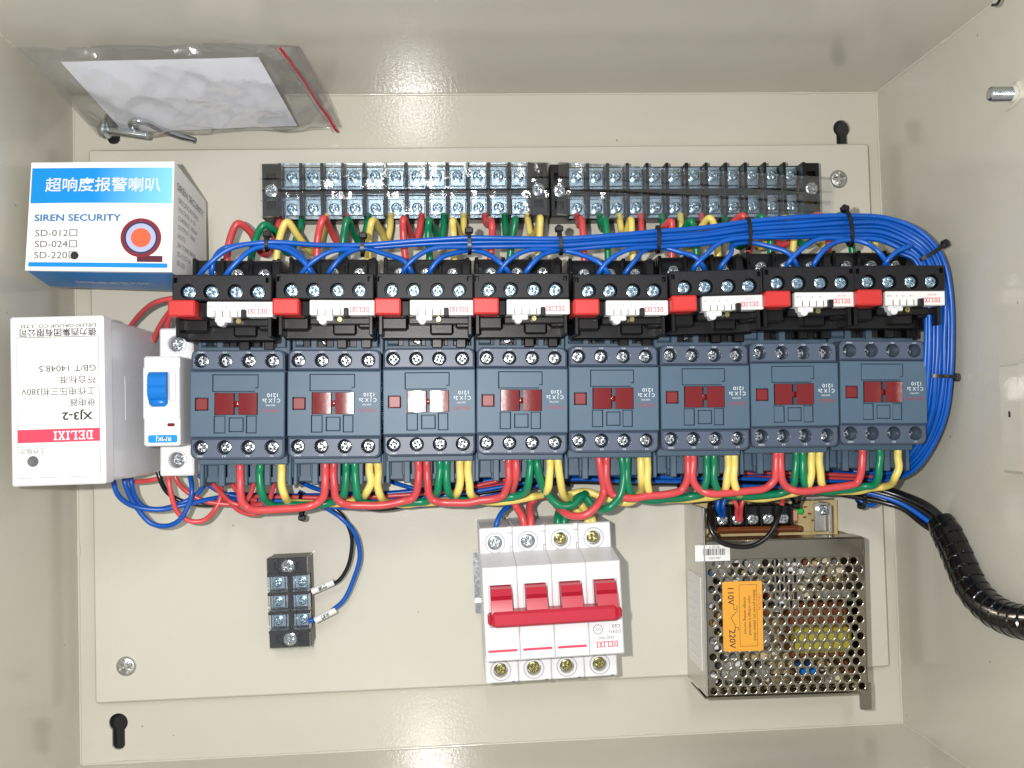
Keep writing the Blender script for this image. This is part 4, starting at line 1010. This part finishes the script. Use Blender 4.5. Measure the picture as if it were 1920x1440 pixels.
for k in range(7):
    ox = CX[k] + 6; ax = CX[k + 1] - 24; tx, ty = TIE[k]; nl = k + 1
    yl = min(ty + nl * 3.4 + 4, ty + 26) if k > 1 else ty + 6
    wire('control_wire', W_blue, 1.32, [(ox, RYT[k] + 8, 88), (ox + 2, RYT[k] - 2, 92), (ox + 22, RYT[k] - 28, 93), (tx - 26, yl + 5, 90), (tx + 4, yl, 88), (tx + (ax - tx) * .45, yl + 8, 90), (ax - 16, RYT[k + 1] - 22, 93), (ax - 2, RYT[k + 1] - 3, 92), (ax + 2, RYT[k + 1] + 8, 88)],
         f'short blue wire arching from the {ORD[k]} to the {ORD[k + 1]} overload relay from the left')
wire('control_wire', W_blue, 1.32, [(397, 522, 88), (397, 508, 92), (402, 484, 92), (420, 466, 86), (452, 458, 86), (500, 458, 87), (545, 466, 88), (572, 490, 92), (592, 520, 88)], 'extra blue wire bowing out of the leftmost overload relay below the first tie')

# harness behind the feet of the contactors
HX = [(430, 934), (520, 938), (640, 940), (750, 936), (850, 926), (950, 910), (1060, 890), (1180, 890), (1275, 893), (1400, 897), (1500, 898), (1640, 903)]
cols = ['blue', 'blue', 'red', 'blue', 'red', 'blue', 'black', 'black', 'blue', 'black']
CW = dict(blue=W_blue, red=W_red, black=W_black)
for j, cl in enumerate(cols):
    off = (j - 4.5) * 4.0; z = 30 + (j % 3) * 2.4
    pts = []
    for i, (x, y) in enumerate(HX):
        if cl == 'black' and i < 3 and j != 7: continue
        sq = .45 + .55 * min(1, abs(x - 430) / 500)
        sq *= .8 if i in (6, 8) else 1
        pts.append((x, y + off * sq + random.uniform(-1.2, 1.2), z + random.uniform(-1, 1)))
    wire('harness_wire', CW[cl], 1.2, pts, f'{cl} wire, {(ORD + ["ninth", "tenth"])[j]} from the top in the harness behind the contactor feet', 'harness wires behind the contactors', seg=8)
wire('harness_wire', W_blue, 1.3, [(540, 880, 22), (562, 902, 26), (602, 918, 30), (660, 926, 32), (740, 926, 30)], 'blue wire slanting out from under the first contactor into the harness')
wire('harness_wire', W_blue, 1.3, [(706, 878, 20), (722, 897, 24), (752, 910, 28), (800, 920, 30), (860, 918, 30)], 'blue wire slanting out from under the second contactor into the harness')
wire('harness_wire', W_blue, 1.3, [(872, 872, 20), (890, 890, 24), (918, 902, 28), (960, 908, 30), (1010, 900, 30)], 'blue wire slanting out from under the third contactor into the harness')
# left hand loops
LW = [('blue', [(212, 888, 60), (213, 904, 62), (223, 928, 60), (250, 948, 56), (297, 955, 52), (340, 949, 50), (393, 936, 44), (435, 930, 36), (480, 934, 32)], 1.35, 'outermost blue wire sweeping from the phase relay right into the harness'),
      ('blue', [(233, 888, 56), (234, 904, 58), (241, 926, 56), (256, 954, 54), (283, 979, 52), (311, 986, 52), (336, 975, 54), (353, 945, 54), (360, 920, 54), (356, 890, 50)], 1.35, 'blue wire hanging in the deepest loop under the white rail module'),
      ('blue', [(245, 886, 50), (246, 904, 52), (252, 930, 50), (270, 950, 48), (300, 955, 46), (335, 946, 46), (364, 930, 44), (386, 904, 40), (392, 880, 36)], 1.35, 'blue wire rising at its right end to the foot of the first contactor'),
      ('blue', [(372, 890, 40), (388, 906, 40), (408, 920, 38), (440, 930, 36), (490, 934, 32)], 1.3, 'short blue wire dropping from the first contactor into the harness'),
      ('red', [(314, 884, 52), (316, 900, 54), (320, 926, 54), (333, 960, 52), (357, 977, 50), (382, 976, 48), (403, 957, 44), (414, 930, 42), (413, 890, 38)], 1.35, 'red wire hanging in a deep loop below the rail module'),
      ('red', [(326, 884, 48), (331, 900, 48), (348, 918, 46), (380, 938, 44), (428, 946, 42), (470, 945, 38), (520, 940, 32)], 1.35, 'red wire slanting from the rail module into the harness'),
      ('red', [(390, 884, 40), (398, 905, 42), (414, 926, 44), (436, 943, 46), (464, 948, 44), (490, 946, 40)], 1.35, 'red wire bending out of the left edge of the first contactor'),
      ('red', [(430, 940, 42), (446, 956, 46), (466, 963, 48), (488, 960, 48), (505, 938, 52), (514, 905, 54), (515, 870, 54), (515, 850, 54)], 1.3, 'thin red wire rising to the right terminal of the first contactor'),
      ('red', [(412, 930, 40), (438, 946, 42), (460, 942, 50), (474, 915, 54), (477, 870, 54), (477, 850, 54)], 1.3, 'thin red wire rising to the middle terminal of the first contactor'),
      ('red', [(425, 890, 42), (440, 915, 44), (455, 930, 46), (480, 938, 42)], 1.3, 'short red wire tucked under the first contactor'),
      ('black', [(296, 884, 46), (300, 898, 46), (312, 920, 44), (336, 938, 42), (375, 947, 40), (425, 945, 38), (480, 940, 32)], 1.3, 'black wire curving from the phase relay under the coloured loops'),
      ('red', [(236, 896, 40), (250, 903, 42), (285, 900, 44), (305, 896, 44)], 1.3, 'short red wire end showing at the bottom edge of the phase relay'),
      ('red', [(240, 620, 34), (250, 604, 40), (274, 578, 52), (300, 564, 62), (345, 556, 64)], 1.35, 'upper red wire arching from the phase relay to the first overload relay'),
      ('red', [(288, 640, 40), (296, 618, 46), (310, 594, 54), (330, 574, 62), (352, 568, 62)], 1.35, 'middle red wire arching from the rail module to the first overload relay'),
      ('red', [(310, 640, 40), (313, 618, 48), (318, 598, 56), (330, 584, 62), (350, 580, 62)], 1.35, 'lower red wire rising steeply beside the upper screw of the rail module'),
      ('black', [(640, 930, 30), (668, 945, 36), (700, 955, 40), (735, 953, 40), (770, 945, 36)], 1.3, 'black wire sagging just below the red jumper of the second contactor')]
for cl, pts, r, lb in LW: wire('control_wire', CW[cl], r, pts, lb)
# to the small terminal block, with printed sleeves
def sleeve(parent, pts, r, txt):
    b = MB(); q = [P(*p) for p in pts]; b.tube(q, r, 14); o = b.build('marker_sleeve', M_white2, parent, sharp=60)
    d = (q[1] - q[0]); mid = (q[0] + q[1]) / 2
    link('lettering', text_mesh(txt, 2.6, M_ink, bold=.03), o, mid + Vector((0, 0, r + .06)), (0, 0, math.atan2(d.y, d.x)))
w = wire('control_wire', W_black, 1.15, [(560, 925, 28), (612, 946, 30), (640, 966, 30), (658, 1000, 28), (660, 1030, 24), (652, 1062, 22), (634, 1088, 22), (610, 1100, 22), (583, 1108, 22)], 'black wire curving down to the upper screw of the small terminal block')
sleeve(w, [(626, 1091, 22), (585, 1109, 22)], 1.9, '交流')
w = wire('control_wire', W_blue, 1.35, [(560, 922, 26), (604, 948, 28), (640, 970, 30), (665, 1002, 28), (674, 1042, 24), (666, 1085, 22), (644, 1124, 22), (626, 1144, 22), (604, 1156, 22), (578, 1166, 22)], 'blue wire curving down to the lower screw of the small terminal block')
sleeve(w, [(630, 1143, 22), (591, 1163, 22)], 1.9, '火线')
# power supply leads
wire('control_wire', W_blue, 1.35, [(1345, 908, 34), (1347, 935, 36), (1346, 950, 36), (1349, 962, 32), (1351, 968, 30)], 'left one of the two blue leads at the power supply screws')
wire('control_wire', W_blue, 1.35, [(1360, 908, 34), (1359, 935, 36), (1357, 950, 36), (1357, 962, 32), (1357, 968, 30)], 'right one of the two blue leads at the power supply screws')
wire('control_wire', W_red, 1.3, [(1362, 912, 34), (1372, 932, 36), (1379, 948, 36), (1381, 964, 32), (1383, 976, 30)], 'left one of the two red leads at the power supply screws')
wire('control_wire', W_red, 1.3, [(1405, 915, 34), (1396, 932, 36), (1391, 948, 36), (1389, 964, 32), (1388, 976, 30)], 'right one of the two red leads at the power supply screws')
wire('control_wire', W_black, 1.35, [(1352, 912, 36), (1336, 932, 44), (1328, 962, 50), (1331, 990, 54), (1348, 1014, 56), (1378, 1024, 56), (1412, 1022, 56), (1438, 1004, 56), (1458, 972, 54), (1466, 950, 50)], 'black wire hanging in a round loop over the power supply')
wire('control_wire', W_red, 1.3, [(1466, 946, 48), (1468, 934, 44), (1464, 918, 36)], 'stub of red wire just above the right power supply screw')
# black and blue wires fanning into the spiral wrap
for j in range(12):
    cl = 'blue' if j in (3, 8) else 'black'; u = j / 11
    pts = [(1440 + j * 6, 902 + u * 14, 30), (1560, 906 + u * 18, 32), (1630, 908 + u * 26, 38), (1690, 926 + u * 26, 46), (1736, 950 + u * 32, 56), (1768, 986 + u * 14, 64), (1790, 1024 + u * 4, 74 + (4 if j % 2 else -2)), (1804, 1062, 84)]
    pts = [(x + random.uniform(-1.5, 1.5) - (u - .5) * (34 if x > 1780 else 26 if x > 1750 else 12 if x > 1720 else 0), y, z + (j % 3) * 1.6) for x, y, z in pts]
    wire('harness_wire', CW[cl], 1.5, pts, f'{cl} wire, {(ORD + ["ninth", "tenth", "eleventh", "twelfth"])[j]} from the upper edge of the fan entering the spiral wrap', 'wires entering the spiral wrap', seg=8)
wire('control_wire', W_blue, 1.35, [(1606, 932, 34), (1618, 942, 36), (1634, 946, 36), (1650, 938, 36), (1664, 928, 36)], 'small blue loop poking out below the right end of the harness')
t = thing('spiral_cable', 'fat black spiral wrapped cable leaving over the right wall', 'cable', P(1802, 1062, 84))
base = Vector(P(1802, 1062, 84))
path = spline([P(1762, 976, 66), P(1777, 1003, 72), P(1792, 1034, 79), P(1806, 1068, 87), P(1826, 1108, 97), P(1856, 1140, 110), P(1892, 1160, 125), P(1932, 1168, 141), P(1990, 1166, 160), P(2080, 1150, 185)], 40)
path = [p - base for p in path]
acc = [0.0]
for i in range(1, len(path)): acc.append(acc[-1] + (path[i] - path[i - 1]).length)
tot = acc[-1]
def rs(u, a):
    sarc = acc[min(len(acc) - 1, int(u * (len(path) - 1) + .5))]
    ph = (sarc / 7.2 - a / (2 * math.pi)) % 1.0
    g = .55 if ph < .06 or ph > .97 else 0
    grow = min(1, .86 + sarc / 60)
    return (7.9 + .4 * ph - g * .7) * grow
b = MB(); b.tube(path, 7, 40, rfun=rs); b.build('spiral_wrap', mat('black_spiral_plastic', (13, 13, 15), .16), t, sharp=24)

# cable ties
def tie(px, py, z, rx, rz_, ang, label, head=True, hl=5):
    p = P(px, py, z); t = thing('cable_tie', label, 'cable tie', p, 0, 'black nylon cable ties')
    b = MB(); a = math.radians(ang); n = 28; vs = []; fs = []
    # loop in the plane across the bundle; ang = direction across the bundle on the plate
    ux = Vector((math.cos(a), math.sin(a), 0)); al = Vector((-math.sin(a), math.cos(a), 0)); uz = Vector((0, 0, 1))
    for k in range(n):
        q = 2 * math.pi * k / n
        for rr, w in ((0, -.9), (0, .9), (.8, .9), (.8, -.9)):
            vs.append(ux * (rx + rr) * math.cos(q) + uz * (rz_ + rr) * math.sin(q) + al * w)
    for k in range(n):
        k2 = (k + 1) % n
        for m in range(4): m2 = (m + 1) % 4; fs.append((k * 4 + m, k * 4 + m2, k2 * 4 + m2, k2 * 4 + m))
    b.add(vs, fs); b.build('strap', W_tie, t)
    if head:
        b = MB(); b.M = Matrix.Translation(ux * (rx + 1.6)) @ Matrix.Rotation(a, 4, 'Z'); b.box(-1.8, 1.2, -2.1, 2.1, -2.4, 1.4, .6); b.box(1, 1.2 + hl * .15, -1, 1, -.9, .2, .2); b.build('tie_head', W_tie, t)
tie(501, 457, 88, 3.4, 2.8, 90, 'cable tie on the blue wires between the first and second overload relays', hl=6)
tie(680, 463, 89, 4.4, 3.2, 88, 'cable tie on the blue wires between the second and third overload relays')
tie(880, 456, 90, 5.2, 3.2, 90, 'cable tie on the blue wires between the third and fourth overload relays')
tie(1050, 455, 90, 5.8, 3.4, 92, 'cable tie on the blue wires between the fourth and fifth overload relays')
tie(1233, 449, 89, 6.6, 3.6, 88, 'cable tie on the blue bundle between the fifth and sixth overload relays', head=False)
tie(1402, 438, 88, 8.0, 3.8, 90, 'cable tie on the blue bundle between the sixth and seventh overload relays', head=False)
tie(1590, 428, 86, 9.2, 4.2, 96, 'cable tie with a round head standing above the bundle over the eighth overload relay')
tie(1745, 474, 88, 8.4, 4.2, 30, 'cable tie at the upper right bend of the blue bundle')
tie(1764, 706, 83, 7.4, 4.2, -4, 'cable tie halfway down the vertical run of the blue bundle')
tie(566, 946, 36, 6.0, 6, -90, 'cable tie in the middle of the first red jumper loop', hl=2)
tie(1064, 892, 33, 5.6, 5, 92, 'cable tie on the harness at the left foot of the fifth contactor')
tie(1277, 896, 33, 5.6, 5, 80, 'cable tie on the harness at the left foot of the sixth contactor')
tie(1492, 930, 40, 4.0, 6, -90, 'cable tie peeking out above the right side of the power supply', hl=2)
tie(1612, 930, 38, 4.6, 6, -80, 'cable tie at the right end of the harness beside the small blue loop', hl=2)
